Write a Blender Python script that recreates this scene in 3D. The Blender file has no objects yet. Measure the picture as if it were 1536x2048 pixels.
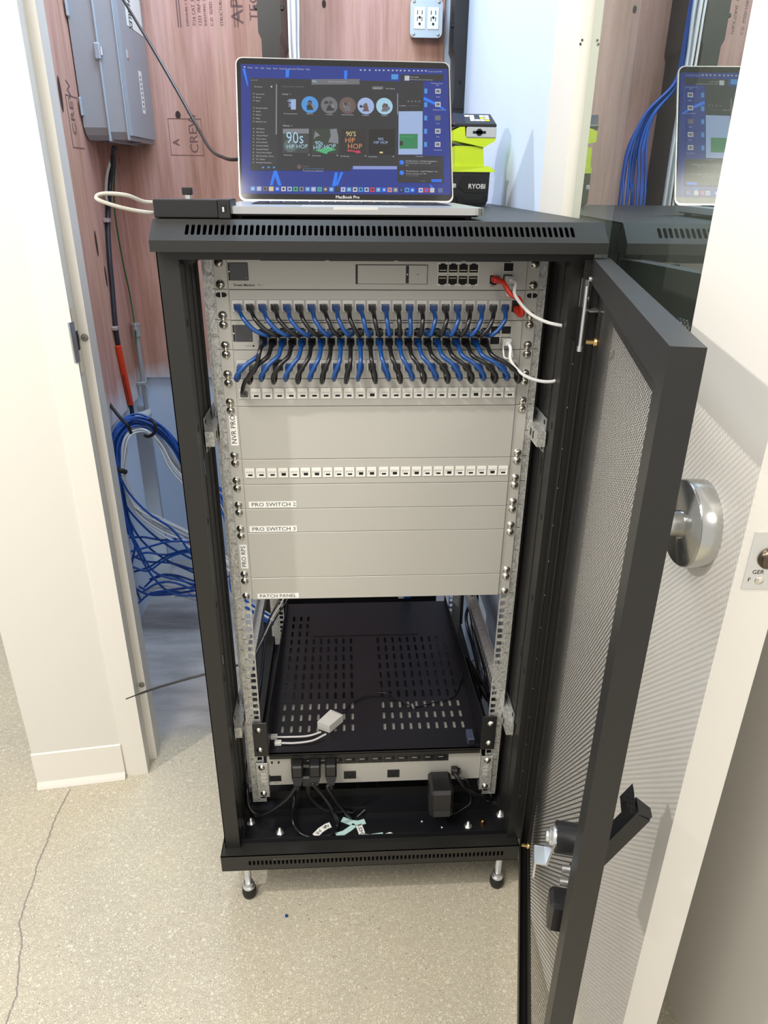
import bpy, math, random
from mathutils import Vector, Matrix
random.seed(7)
SC = bpy.context.scene
COL = SC.collection
PI = math.pi

# ------------------------------------------------------------------ camera
RT = Matrix(((0.9984837602831272, -0.01366444324400587, 0.05332413563948243),
             (-0.05411615536780789, -0.4210623647226798, 0.9054158860669236),
             (0.010080782661770628, -0.9069287557493017, -0.4211634003756141)))
CP = Vector((-0.05326124574284379, -1.106571796911973, 1.3716190383352989))
FPX = 1432.5235328
cam = bpy.data.cameras.new('camera')
cam.sensor_fit = 'VERTICAL'; cam.sensor_height = 36.0; cam.sensor_width = 27.0
cam.lens = FPX / 2048 * 36.0
cam.clip_start = 0.02
camo = bpy.data.objects.new('camera', cam); COL.objects.link(camo)
r_, d_, f_ = RT.col[0], RT.col[1], RT.col[2]
M = Matrix(((r_[0], -d_[0], -f_[0], CP[0]), (r_[1], -d_[1], -f_[1], CP[1]), (r_[2], -d_[2], -f_[2], CP[2]), (0, 0, 0, 1)))
camo.matrix_world = M
SC.camera = camo

def ray(px, py):
    return RT @ Vector(((px - 768) / FPX, (py - 1024) / FPX, 1))
def at(px, py, Y):            # point of the photograph at depth Y
    d = ray(px, py); return CP + d * ((Y - CP.y) / d.y)
def atx(px, py, X):
    d = ray(px, py); return CP + d * ((X - CP.x) / d.x)
def atz(px, py, Z):
    d = ray(px, py); return CP + d * ((Z - CP.z) / d.z)

# ------------------------------------------------------------------ view, world, lights
SC.view_settings.view_transform = 'Standard'; SC.view_settings.look = 'None'
SC.view_settings.gamma = 1.0; SC.view_settings.use_curve_mapping = False
SC.view_settings.exposure = -0.12
w = bpy.data.worlds.new('world'); SC.world = w; w.use_nodes = True
w.node_tree.nodes['Background'].inputs[0].default_value = (1.0, 0.97, 0.92, 1)
w.node_tree.nodes['Background'].inputs[1].default_value = 0.80

def area(name, loc, tgt, sx, sy, power, col):
    l = bpy.data.lights.new(name, 'AREA'); l.shape = 'RECTANGLE'; l.size = sx; l.size_y = sy
    l.energy = power; l.color = col
    o = bpy.data.objects.new(name, l); COL.objects.link(o); o.location = loc
    o.rotation_euler = (Vector(tgt) - Vector(loc)).to_track_quat('-Z', 'Y').to_euler()
    return o
area('room_ceiling_light', (-0.75, -1.35, 2.6), (-0.2, -0.1, 0.6), 0.6, 0.9, 36, (1.0, 0.94, 0.84))
area('room_ceiling_light', (0.9, -2.4, 2.7), (0.0, 0.0, 0.5), 1.2, 0.6, 42, (1.0, 0.95, 0.86))
area('room_ceiling_light', (-1.75, -0.95, 2.45), (0.3, -0.45, 0.8), 0.05, 0.05, 34, (1.0, 0.96, 0.90))
area('closet_ceiling_light', (-0.28, 0.85, 2.44), (-0.05, 0.9, 0.0), 0.5, 0.6, 22, (0.62, 0.81, 1.0))

# ------------------------------------------------------------------ materials
MATS = {}
def mat(name, col, rough=0.5, metal=0.0, spec=0.5, emit=None, estr=1.0, coat=0.0):
    if name in MATS: return MATS[name]
    m = bpy.data.materials.new(name); m.use_nodes = True
    b = m.node_tree.nodes['Principled BSDF']
    b.inputs['Base Color'].default_value = (*col, 1); b.inputs['Roughness'].default_value = rough
    b.inputs['Metallic'].default_value = metal; b.inputs['Specular IOR Level'].default_value = spec
    b.inputs['Coat Weight'].default_value = coat
    if emit:
        b.inputs['Emission Color'].default_value = (*emit, 1); b.inputs['Emission Strength'].default_value = estr
    MATS[name] = m
    return m
def nd(m, t, **k):
    n = m.node_tree.nodes.new(t)
    for a, v in k.items(): setattr(n, a, v)
    return n
def lk(m, a, b): m.node_tree.links.new(a, b)
def coords(m, sc=(1, 1, 1), src='pos'):
    mp = nd(m, 'ShaderNodeMapping'); mp.inputs['Scale'].default_value = sc
    if src == 'pos': g = nd(m, 'ShaderNodeNewGeometry'); lk(m, g.outputs['Position'], mp.inputs['Vector'])
    return mp.outputs['Vector']
def noise(m, vec, scale, detail=4, rough=0.6):
    n = nd(m, 'ShaderNodeTexNoise'); n.inputs['Scale'].default_value = scale
    n.inputs['Detail'].default_value = detail; n.inputs['Roughness'].default_value = rough
    lk(m, vec, n.inputs['Vector']); return n.outputs['Fac']
def ramp(m, fac, stops):
    r = nd(m, 'ShaderNodeValToRGB'); lk(m, fac, r.inputs['Fac'])
    e = r.color_ramp.elements
    while len(e) < len(stops): e.new(0.5)
    for i, (p, c) in enumerate(stops): e[i].position = p; e[i].color = (*c, 1)
    return r.outputs['Color']
def mixc(m, fac, a, b, mode='MIX'):
    x = nd(m, 'ShaderNodeMix', data_type='RGBA', blend_type=mode)
    if isinstance(fac, float): x.inputs[0].default_value = fac
    else: lk(m, fac, x.inputs[0])
    for s, v in ((6, a), (7, b)):
        if isinstance(v, tuple): x.inputs[s].default_value = (*v, 1)
        else: lk(m, v, x.inputs[s])
    return x.outputs[2]
def bump(m, h, dist=0.001, strength=0.3):
    b = nd(m, 'ShaderNodeBump'); b.inputs['Strength'].default_value = strength; b.inputs['Distance'].default_value = dist
    lk(m, h, b.inputs['Height']); lk(m, b.outputs['Normal'], m.node_tree.nodes['Principled BSDF'].inputs['Normal'])
def setc(m, c): lk(m, c, m.node_tree.nodes['Principled BSDF'].inputs['Base Color'])
def math_(m, op, a, b=None):
    n = nd(m, 'ShaderNodeMath', operation=op)
    for i, v in enumerate((a, b)):
        if v is None: continue
        if isinstance(v, (int, float)): n.inputs[i].default_value = v
        else: lk(m, v, n.inputs[i])
    return n.outputs[0]

black = mat('black_powdercoat', (0.014, 0.0135, 0.0125), 0.42)
bump(black, noise(black, coords(black), 1400, 2), 0.0004, 0.35)
blackin = mat('black_shelf_steel', (0.006, 0.0065, 0.009), 0.38)
blk_plastic = mat('black_plastic', (0.012, 0.012, 0.013), 0.35)
blk_rubber = mat('black_rubber', (0.01, 0.01, 0.01), 0.55)
blk_cable = mat('black_cable', (0.009, 0.009, 0.010), 0.28)
blk_hole = mat('dark_opening', (0.003, 0.003, 0.003), 0.8)
blue_cable = mat('blue_cable', (0.006, 0.055, 0.225), 0.32)
blue_cable2 = mat('blue_solid_cable', (0.008, 0.075, 0.36), 0.4)
white_cable = mat('white_cable', (0.70, 0.70, 0.70), 0.35)
grey_cable = mat('grey_cable', (0.45, 0.43, 0.38), 0.45)
red_cable = mat('red_cable', (0.62, 0.03, 0.015), 0.35)
green_wire = mat('green_wire', (0.01, 0.10, 0.025), 0.4)
orange_pl = mat('orange_sleeve', (0.70, 0.055, 0.012), 0.5)
white_pl = mat('white_plastic', (0.78, 0.77, 0.73), 0.35)
paper = mat('label_paper', (0.88, 0.88, 0.85), 0.55)
backing = mat('mint_label_backing', (0.50, 0.72, 0.70), 0.5)
ink = mat('printed_ink', (0.02, 0.02, 0.02), 0.6)
greyink = mat('grey_printed_ink', (0.16, 0.16, 0.15), 0.6)
silver = mat('silver_faceplate', (0.50, 0.49, 0.455), 0.42, 0.25)
bump(silver, noise(silver, coords(silver, (30, 30, 900)), 1.0, 2), 0.0002, 0.10)
silver_edge = mat('silver_edge', (0.70, 0.69, 0.66), 0.35, 0.4)
screwm = mat('nickel_screw', (0.80, 0.77, 0.70), 0.16, 1.0)
zinc = mat('zinc_plated_steel', (0.72, 0.73, 0.73), 0.3, 0.9)
brass = mat('brass', (0.65, 0.45, 0.18), 0.25, 1.0)
galv = mat('galvanized_steel', (0.55, 0.55, 0.53), 0.42, 0.55)
vv = nd(galv, 'ShaderNodeTexVoronoi'); vv.inputs['Scale'].default_value = 420
lk(galv, coords(galv, (1, 1, 0.6)), vv.inputs['Vector'])
setc(galv, ramp(galv, vv.outputs['Color'], [(0.15, (0.40, 0.40, 0.385)), (0.85, (0.68, 0.68, 0.655))]))
galv2 = mat('brushed_zinc_rail', (0.55, 0.56, 0.57), 0.35, 0.8)
steel = mat('brushed_stainless', (0.60, 0.60, 0.58), 0.22, 1.0)
alum = mat('laptop_aluminium', (0.62, 0.62, 0.63), 0.32, 0.9)
touch = mat('grey_touchscreen', (0.055, 0.058, 0.062), 0.2)
ryo_y = mat('lime_yellow_plastic', (0.52, 0.68, 0.010), 0.38)
ryo_g = mat('light_grey_plastic', (0.45, 0.46, 0.46), 0.45)
lid_grey = mat('grey_enclosure_plastic', (0.33, 0.345, 0.38), 0.42)
conduit = mat('conduit_steel', (0.42, 0.44, 0.45), 0.4, 0.5)
navy = mat('navy_plastic', (0.015, 0.025, 0.06), 0.4)
jackw = mat('white_keystone', (0.80, 0.79, 0.74), 0.4)
goldpin = mat('port_shield', (0.55, 0.52, 0.42), 0.4, 0.7)

paint = mat('white_wall_paint', (0.70, 0.68, 0.635), 0.6)
bump(paint, noise(paint, coords(paint), 260, 3), 0.0006, 0.15)
frame_paint = mat('cream_frame_paint', (0.76, 0.735, 0.68), 0.45)
bump(frame_paint, noise(frame_paint, coords(frame_paint), 120, 3), 0.0006, 0.2)
leafp = mat('door_leaf_paint', (0.78, 0.755, 0.71), 0.40)
bump(leafp, noise(leafp, coords(leafp, (40, 40, 900)), 1, 2), 0.0003, 0.12)
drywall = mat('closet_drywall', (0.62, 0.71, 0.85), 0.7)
greywall = mat('grey_wall', (0.74, 0.72, 0.68), 0.35)

ply = mat('fire_treated_plywood', (0.5, 0.3, 0.25), 0.65)
g1 = noise(ply, coords(ply, (7, 7, 0.55)), 2.2, 6, 0.62)
g2 = noise(ply, coords(ply, (60, 60, 2.4)), 1.6, 5, 0.7)
g3 = noise(ply, coords(ply, (2.2, 2.2, 0.9)), 2.0, 3, 0.5)
c1 = ramp(ply, g1, [(0.28, (0.33, 0.19, 0.14)), (0.42, (0.46, 0.275, 0.225)), (0.56, (0.56, 0.36, 0.315)), (0.75, (0.47, 0.32, 0.245))])
c2 = ramp(ply, g2, [(0.3, (0.80, 0.77, 0.75)), (0.55, (1.0, 1.0, 1.0)), (0.8, (1.10, 1.09, 1.08))])
c3 = ramp(ply, g3, [(0.35, (1.0, 0.88, 0.72)), (0.65, (1.08, 0.96, 0.98))])
cc = mixc(ply, 1.0, mixc(ply, 1.0, c1, c2, 'MULTIPLY'), c3, 'MULTIPLY')
# white overspray along the bottom edge of the sheet
gg = nd(ply, 'ShaderNodeNewGeometry'); sx_ = nd(ply, 'ShaderNodeSeparateXYZ'); lk(ply, gg.outputs['Position'], sx_.inputs[0])
zz = math_(ply, 'ADD', sx_.outputs['Z'], math_(ply, 'MULTIPLY', noise(ply, coords(ply, (9, 9, 4)), 2, 4), -0.10))
mr = nd(ply, 'ShaderNodeMapRange'); lk(ply, zz, mr.inputs['Value'])
mr.inputs['From Min'].default_value = 0.68; mr.inputs['From Max'].default_value = 0.75
mr.inputs['To Min'].default_value = 0.85; mr.inputs['To Max'].default_value = 0.0
setc(ply, mixc(ply, mr.outputs[0], cc, (0.66, 0.66, 0.70)))
bump(ply, g2, 0.001, 0.25)
plyink = mat('plywood_stamp_ink', (0.16, 0.085, 0.08), 0.7)

conc = mat('polished_concrete', (0.5, 0.45, 0.36), 0.42)
n1 = noise(conc, coords(conc), 2.6, 6, 0.62)
v1 = nd(conc, 'ShaderNodeTexVoronoi'); v1.inputs['Scale'].default_value = 210; lk(conc, coords(conc), v1.inputs['Vector'])
v2 = nd(conc, 'ShaderNodeTexVoronoi'); v2.inputs['Scale'].default_value = 95; lk(conc, coords(conc), v2.inputs['Vector'])
n2 = noise(conc, coords(conc), 520, 3, 0.6)
n3 = noise(conc, coords(conc), 110, 4, 0.65)
ca = ramp(conc, n1, [(0.30, (0.47, 0.435, 0.37)), (0.5, (0.53, 0.49, 0.405)), (0.7, (0.57, 0.525, 0.42))])
cb = ramp(conc, n2, [(0.36, (0.66, 0.64, 0.60)), (0.52, (1.0, 1.0, 0.99)), (0.66, (1.28, 1.27, 1.20))])
cfl = mixc(conc, 1.0, ca, cb, 'MULTIPLY')
cfl = mixc(conc, 1.0, cfl, ramp(conc, n3, [(0.35, (0.90, 0.89, 0.87)), (0.6, (1.05, 1.05, 1.04))]), 'MULTIPLY')
s1 = nd(conc, 'ShaderNodeSeparateColor'); lk(conc, v1.outputs['Color'], s1.inputs[0])
s2 = nd(conc, 'ShaderNodeSeparateColor'); lk(conc, v2.outputs['Color'], s2.inputs[0])
peb = math_(conc, 'MULTIPLY', math_(conc, 'GREATER_THAN', s1.outputs[0], 0.55), math_(conc, 'LESS_THAN', v1.outputs['Distance'], 0.36))
peb2 = math_(conc, 'MULTIPLY', math_(conc, 'GREATER_THAN', s2.outputs[1], 0.86), math_(conc, 'LESS_THAN', v2.outputs['Distance'], 0.30))
dark = math_(conc, 'MULTIPLY', math_(conc, 'GREATER_THAN', s2.outputs[2], 0.975), math_(conc, 'LESS_THAN', v2.outputs['Distance'], 0.14))
cfl = mixc(conc, math_(conc, 'MULTIPLY', math_(conc, 'MAXIMUM', peb, peb2), 0.6), cfl, (0.74, 0.71, 0.60))
cfl = mixc(conc, math_(conc, 'MULTIPLY', dark, 0.6), cfl, (0.12, 0.10, 0.09))
# bare grey trowelled slab inside the closet
ng = noise(conc, coords(conc, (2.5, 9, 1)), 1.5, 6, 0.65)
cgrey = ramp(conc, ng, [(0.3, (0.28, 0.26, 0.25)), (0.5, (0.42, 0.395, 0.385)), (0.7, (0.54, 0.51, 0.50))])
g0 = nd(conc, 'ShaderNodeNewGeometry'); s0 = nd(conc, 'ShaderNodeSeparateXYZ'); lk(conc, g0.outputs['Position'], s0.inputs[0])
yy = math_(conc, 'ADD', s0.outputs['Y'], math_(conc, 'MULTIPLY', noise(conc, coords(conc), 7, 4), 0.16))
mk = nd(conc, 'ShaderNodeMapRange'); lk(conc, yy, mk.inputs['Value'])
mk.inputs['From Min'].default_value = 0.47; mk.inputs['From Max'].default_value = 0.55
inx = math_(conc, 'GREATER_THAN', s0.outputs['X'], -0.80)
setc(conc, mixc(conc, math_(conc, 'MULTIPLY', mk.outputs[0], inx), cfl, cgrey))
bump(conc, n2, 0.0005, 0.12)

# glass: clear pane that mirrors strongly at this shallow angle
glass = bpy.data.materials.new('tinted_door_glass'); glass.use_nodes = True; MATS['glass'] = glass
nt = glass.node_tree; nt.nodes.clear()
out = nd(glass, 'ShaderNodeOutputMaterial'); mx = nd(glass, 'ShaderNodeMixShader'); fr = nd(glass, 'ShaderNodeFresnel')
fr.inputs[0].default_value = 1.45
tr = nd(glass, 'ShaderNodeBsdfTransparent'); tr.inputs[0].default_value = (0.70, 0.74, 0.72, 1)
gl = nd(glass, 'ShaderNodeBsdfGlossy'); gl.inputs['Roughness'].default_value = 0.0; gl.inputs[0].default_value = (0.9, 0.95, 0.9, 1)
lk(glass, math_(glass, 'MULTIPLY', fr.outputs[0], 0.62), mx.inputs[0]); lk(glass, tr.outputs[0], mx.inputs[1]); lk(glass, gl.outputs[0], mx.inputs[2]); lk(glass, mx.outputs[0], out.inputs[0])

# perforated sheet: staggered round holes punched through the door skin
perf = bpy.data.materials.new('perforated_black_steel'); perf.use_nodes = True
pb = perf.node_tree.nodes['Principled BSDF']
pb.inputs['Base Color'].default_value = (0.02, 0.02, 0.02, 1); pb.inputs['Roughness'].default_value = 0.4
uv = nd(perf, 'ShaderNodeUVMap'); sp = nd(perf, 'ShaderNodeSeparateXYZ'); lk(perf, uv.outputs[0], sp.inputs[0])
PU, PV = 0.0066, 0.0038 * 2
def lattice(off):
    a = math_(perf, 'FRACT', math_(perf, 'ADD', math_(perf, 'DIVIDE', sp.outputs[0], PU), off))
    b = math_(perf, 'FRACT', math_(perf, 'ADD', math_(perf, 'DIVIDE', sp.outputs[1], PV), off))
    a = math_(perf, 'MULTIPLY', math_(perf, 'SUBTRACT', a, 0.5), PU); b = math_(perf, 'MULTIPLY', math_(perf, 'SUBTRACT', b, 0.5), PV)
    return math_(perf, 'SQRT', math_(perf, 'ADD', math_(perf, 'MULTIPLY', a, a), math_(perf, 'MULTIPLY', b, b)))
hole = math_(perf, 'LESS_THAN', math_(perf, 'MINIMUM', lattice(0.0), lattice(0.5)), 0.0021)
po = [n for n in perf.node_tree.nodes if n.type == 'OUTPUT_MATERIAL'][0]
pm = nd(perf, 'ShaderNodeMixShader'); pt = nd(perf, 'ShaderNodeBsdfTransparent')
lk(perf, hole, pm.inputs[0]); lk(perf, pb.outputs[0], pm.inputs[1]); lk(perf, pt.outputs[0], pm.inputs[2]); lk(perf, pm.outputs[0], po.inputs[0])

# ------------------------------------------------------------------ mesh builder
ORG = {}
class MB:
    def __init__(s): s.v = []; s.f = []; s.m = []; s.s = []; s.mats = []; s.T = Matrix.Identity(4); s.uv = None
    def mi(s, m):
        if m not in s.mats: s.mats.append(m)
        return s.mats.index(m)
    def add(s, vs, fs, m, smooth=False):
        n = len(s.v); k = s.mi(m)
        s.v += [s.T @ Vector(p) for p in vs]
        for f in fs: s.f.append([i + n for i in f]); s.m.append(k); s.s.append(smooth)
        return s
    def box(s, a, b, m, bev=0.0):
        a, b = Vector(a), Vector(b)
        lo = Vector([min(a[i], b[i]) for i in range(3)]); hi = Vector([max(a[i], b[i]) for i in range(3)])
        bev = min(bev, min(hi - lo) * 0.49)
        if bev <= 0:
            vs = [(x, y, z) for z in (lo.z, hi.z) for y in (lo.y, hi.y) for x in (lo.x, hi.x)]
            fs = [(0, 2, 3, 1), (4, 5, 7, 6), (0, 1, 5, 4), (2, 6, 7, 3), (0, 4, 6, 2), (1, 3, 7, 5)]
            return s.add(vs, fs, m)
        vs = []; idx = {}
        for sx in (0, 1):
            for sy in (0, 1):
                for sz in (0, 1):
                    c = Vector((hi.x if sx else lo.x, hi.y if sy else lo.y, hi.z if sz else lo.z))
                    for ax in range(3):
                        p = c.copy()
                        for o in range(3):
                            if o != ax: p[o] += -bev if (sx, sy, sz)[o] else bev
                        idx[(sx, sy, sz, ax)] = len(vs); vs.append(p)
        fs = []
        for ax in range(3):
            o1, o2 = [i for i in range(3) if i != ax]
            for sgn in (0, 1):
                q = []
                for (p1, p2) in ((0, 0), (1, 0), (1, 1), (0, 1)):
                    k = [0, 0, 0]; k[ax] = sgn; k[o1] = p1; k[o2] = p2; q.append(idx[(*k, ax)])
                fs.append(q)
            for p1 in (0, 1):
                for p2 in (0, 1):
                    k0 = [0, 0, 0]; k1 = [0, 0, 0]; k0[o1] = k1[o1] = p1; k0[o2] = k1[o2] = p2; k0[ax] = 0; k1[ax] = 1
                    fs.append([idx[(*k0, o1)], idx[(*k1, o1)], idx[(*k1, o2)], idx[(*k0, o2)]])
        for sx in (0, 1):
            for sy in (0, 1):
                for sz in (0, 1): fs.append([idx[(sx, sy, sz, a_)] for a_ in range(3)])
        return s.add(vs, fs, m)
    def quad(s, a, b, c, d, m): return s.add([a, b, c, d], [(0, 1, 2, 3)], m)
    def prism(s, pts, vec, m, smooth=False):      # polygon pts extruded along vec
        n = len(pts); vec = Vector(vec)
        vs = [Vector(p) for p in pts] + [Vector(p) + vec for p in pts]
        s.add(vs, [list(range(n))[::-1], list(range(n, 2 * n))], m)
        return s.add(vs, [(i, (i + 1) % n, (i + 1) % n + n, i + n) for i in range(n)], m, smooth)
    def cyl(s, p0, p1, r0, m, r1=None, n=20, caps=True):
        p0, p1 = Vector(p0), Vector(p1); r1 = r0 if r1 is None else r1
        ax = (p1 - p0).normalized(); u = ax.orthogonal().normalized(); v = ax.cross(u)
        vs = []
        for p, r in ((p0, r0), (p1, r1)):
            for i in range(n):
                a = 2 * PI * i / n; vs.append(p + u * (r * math.cos(a)) + v * (r * math.sin(a)))
        s.add(vs, [(i, (i + 1) % n, (i + 1) % n + n, i + n) for i in range(n)], m, True)
        if caps: s.add(vs, [list(range(n))[::-1], list(range(n, 2 * n))], m)
        return s
    def lathe(s, o, ax, prof, m, n=24, ref=None):  # prof: (distance along axis, radius)
        o = Vector(o); ax = Vector(ax).normalized(); u = (Vector(ref) if ref else ax.orthogonal()).normalized(); v = ax.cross(u)
        vs = []
        for h, r in prof:
            for i in range(n):
                a = 2 * PI * i / n; vs.append(o + ax * h + u * (r * math.cos(a)) + v * (r * math.sin(a)))
        fs = []
        for j in range(len(prof) - 1):
            for i in range(n): fs.append((j * n + i, j * n + (i + 1) % n, (j + 1) * n + (i + 1) % n, (j + 1) * n + i))
        s.add(vs, fs, m, True)
        if prof[0][1] > 1e-6: s.add(vs[:n], [list(range(n))[::-1]], m)
        if prof[-1][1] > 1e-6: s.add(vs[-n:], [list(range(n))], m)
        return s
    def tube(s, pts, r, m, n=8, res=6, flat=None):
        P = [Vector(p) for p in pts]
        if len(P) > 2 and res > 1:
            Q = []
            E = [P[0] * 2 - P[1]] + P + [P[-1] * 2 - P[-2]]
            for i in range(1, len(E) - 2):
                for k in range(res):
                    t = k / res; a, b, c, d = E[i - 1], E[i], E[i + 1], E[i + 2]
                    Q.append(0.5 * ((2 * b) + (c - a) * t + (2 * a - 5 * b + 4 * c - d) * t * t + (3 * b - a - 3 * c + d) * t ** 3))
            Q.append(P[-1]); P = Q
        rs = r if isinstance(r, (list, tuple)) else None
        u = None; vs = []
        for i, p in enumerate(P):
            t = (P[min(i + 1, len(P) - 1)] - P[max(i - 1, 0)]).normalized()
            u = t.orthogonal().normalized() if u is None else (u - t * u.dot(t)).normalized()
            v = t.cross(u); rr = rs[min(int(i / max(1, len(P) - 1) * (len(rs) - 1) + 0.5), len(rs) - 1)] if rs else r
            for k in range(n):
                a = 2 * PI * k / n; vs.append(p + u * (rr * math.cos(a)) + v * (rr * math.sin(a)))
        fs = [(j * n + i, j * n + (i + 1) % n, (j + 1) * n + (i + 1) % n, (j + 1) * n + i) for j in range(len(P) - 1) for i in range(n)]
        s.add(vs, fs, m, True); s.add(vs[:n], [list(range(n))[::-1]], m); s.add(vs[-n:], [list(range(n))], m)
        return s
    def disc(s, c, nrm, ru, rv, m, n=20, up=None):
        c = Vector(c); nrm = Vector(nrm).normalized(); u = Vector(up).normalized() if up else nrm.orthogonal().normalized(); v = nrm.cross(u)
        return s.add([c + u * (ru * math.cos(2 * PI * i / n)) + v * (rv * math.sin(2 * PI * i / n)) for i in range(n)], [list(range(n))], m)
    def text(s, st, size, O, U, V, m, align='LEFT', sx=1.0, bold=0.0):
        c = bpy.data.curves.new('t', 'FONT'); c.body = st; c.size = size; c.align_x = align; c.align_y = 'BOTTOM_BASELINE'
        c.resolution_u = 2; c.offset = bold
        o = bpy.data.objects.new('t', c); COL.objects.link(o)
        dg = bpy.context.evaluated_depsgraph_get(); me = bpy.data.meshes.new_from_object(o.evaluated_get(dg))
        O, U, V = Vector(O), Vector(U).normalized(), Vector(V).normalized()
        s.add([O + U * (v.co.x * sx) + V * v.co.y for v in me.vertices], [list(p.vertices) for p in me.polygons], m)
        bpy.data.objects.remove(o); bpy.data.curves.remove(c); bpy.data.meshes.remove(me)
        return s
    def holes(s, O, U, V, rects, hole, th, m, nring=16):
        """plate cells (u0,v0,u1,v1) each with a stadium/rect hole hole=(hu,hv,round) half sizes, centred on the cell or given"""
        O, U, V = Vector(O), Vector(U).normalized(), Vector(V).normalized(); N = U.cross(V)
        for rc in rects:
            u0, v0, u1, v1 = rc[:4]
            cu, cv = ((u0 + u1) / 2, (v0 + v1) / 2) if len(rc) < 6 else rc[4:6]
            if hole is None: s.prism([O + U * u0 + V * v0, O + U * u1 + V * v0, O + U * u1 + V * v1, O + U * u0 + V * v1], N * -th, m); continue
            hu, hv, rd = hole
            if rd:
                r = min(hu, hv); k = 4; inner = []
                for qx, qy, a0 in ((hu - r, hv - r, 0), (-(hu - r), hv - r, PI / 2), (-(hu - r), -(hv - r), PI), (hu - r, -(hv - r), 1.5 * PI)):
                    for i in range(k + 1):
                        a = a0 + i / k * PI / 2; inner.append((qx + r * math.cos(a), qy + r * math.sin(a)))
            else: inner = [(hu, hv), (-hu, hv), (-hu, -hv), (hu, -hv)]
            n = len(inner); outer = []
            cs = [(u1 - cu, v1 - cv), (u0 - cu, v1 - cv), (u0 - cu, v0 - cv), (u1 - cu, v0 - cv)]
            q = n // 4
            for i, (x, y) in enumerate(inner):
                ci = i // q; j = i % q
                if rd:
                    X, Y = cs[ci]
                    if j == q // 2: outer.append((X, Y))
                    elif j < q // 2: outer.append((X, y if (y > 0) == (Y > 0) else 0) if ci in (0, 2) else (x, Y))
                    else: outer.append((x, Y) if ci in (0, 2) else (X, y))
                else: outer.append(cs[ci])
            vi = [O + U * (cu + a) + V * (cv + b) for a, b in inner]; vo = [O + U * (cu + a) + V * (cv + b) for a, b in outer]
            vs = vi + vo + [p - N * th for p in vi] + [p - N * th for p in vo]
            fs = []
            for i in range(n):
                j = (i + 1) % n
                fs += [(i, n + i, n + j, j), (2 * n + i, 2 * n + j, 3 * n + j, 3 * n + i), (i, j, 2 * n + j, 2 * n + i), (n + i, 3 * n + i, 3 * n + j, n + j)]
            s.add(vs, fs, m)
        return s
    def build(s, name, parent=None, kind=None, label=None, group=None, cat=None, origin=None):
        me = bpy.data.meshes.new(name)
        if parent is not None: org = ORG[parent]
        elif origin is not None: org = Vector(origin)
        else:
            xs = [p.x for p in s.v]; ys = [p.y for p in s.v]; zs = [p.z for p in s.v]
            org = Vector(((min(xs) + max(xs)) / 2, (min(ys) + max(ys)) / 2, min(zs)))
        me.from_pydata([p - org for p in s.v], [], s.f)
        for m in s.mats: me.materials.append(m)
        me.polygons.foreach_set('material_index', s.m); me.polygons.foreach_set('use_smooth', s.s)
        if s.uv:
            l = me.uv_layers.new(name='UVMap')
            for i, lp in enumerate(me.loops): l.data[i].uv = s.uv[lp.vertex_index]
        me.update()
        o = bpy.data.objects.new(name, me); COL.objects.link(o)
        if parent is not None: o.parent = parent
        else: o.location = org
        ORG[o] = org
        if kind: o['kind'] = kind
        if label: o['label'] = label
        if group: o['group'] = group
        if cat: o['category'] = cat
        return o
def thing(name, label, cat, loc, group=None, kind=None):
    o = bpy.data.objects.new(name, None); COL.objects.link(o); o.location = loc; o.empty_display_size = 0.02
    ORG[o] = Vector(loc); o['label'] = label; o['category'] = cat
    if group: o['group'] = group
    if kind: o['kind'] = kind
    return o

# ================================================================== SETTING
CLX0, CLX1, CLY = -0.742, 0.312, 1.42       # closet inside: left, right, back
b = MB(); b.box((-2.2, -2.2, -0.05), (2.6, 2.4, 0), conc)
floor_ = b.build('floor', kind='structure', label='speckled beige polished concrete floor, grey and bare inside the closet', cat='floor')
crk = MB()
cp = [atz(*p, 0.0004) for p in ((141, 1578), (118, 1622), (105, 1650), (92, 1690), (76, 1725), (68, 1760), (52, 1800), (38, 1850), (44, 1880), (38, 1920), (34, 1990), (12, 2048), (-10, 2080))]
for i in range(len(cp) - 1):
    a, c = cp[i], cp[i + 1]; t = (c - a).normalized(); nn = Vector((-t.y, t.x, 0)) * 0.0016
    for k in range(4):
        p = a.lerp(c, k / 4) + nn * random.uniform(-1.2, 1.2) * (k > 0); q = a.lerp(c, (k + 1) / 4) + nn * random.uniform(-1, 1) * (k < 3)
        crk.quad(p - nn, q - nn, q + nn * 0.8, p + nn, mat('crack', (0.27, 0.25, 0.215), 0.9))
crk.build('floor_crack', parent=floor_, label='thin wandering crack in the concrete')

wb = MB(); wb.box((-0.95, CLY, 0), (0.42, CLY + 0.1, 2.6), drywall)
wall_back = wb.build('wall_back', kind='structure', label='closet back wall, pale drywall below and pink plywood above', cat='wall')
pb_ = MB(); pb_.box((CLX0, CLY - 0.014, 0.735), (CLX1 - 0.055, CLY - 0.0005, 2.6), ply)
plyb = pb_.build('plywood_sheet', parent=wall_back, label='pink fire-treated plywood sheet')
YB = CLY - 0.0148
def stamp(mb, px, py, s, st, wd):
    p = at(px, py, YB)
    mb.text(st, s, p, (0, 0, 1), (-1, 0, 0), plyink, sx=wd)
sb = MB()
stamp(sb, 398, 307, 0.036, 'CREW', 1.1); stamp(sb, 360, 292, 0.03, 'A', 1.0)
p0, p1 = at(343, 310, YB), at(401, 238, YB)
for (a, c) in (((p0.x, p0.z), (p1.x, p0.z)), ((p0.x, p1.z), (p1.x, p1.z)), ((p0.x, p0.z), (p0.x, p1.z)), ((p1.x, p0.z), (p1.x, p1.z))):
    sb.box((min(a[0], c[0]) - .0008, YB, min(a[1], c[1]) - .0008), (max(a[0], c[0]) + .0008, YB + .0003, max(a[1], c[1]) + .0008), plyink)
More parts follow.
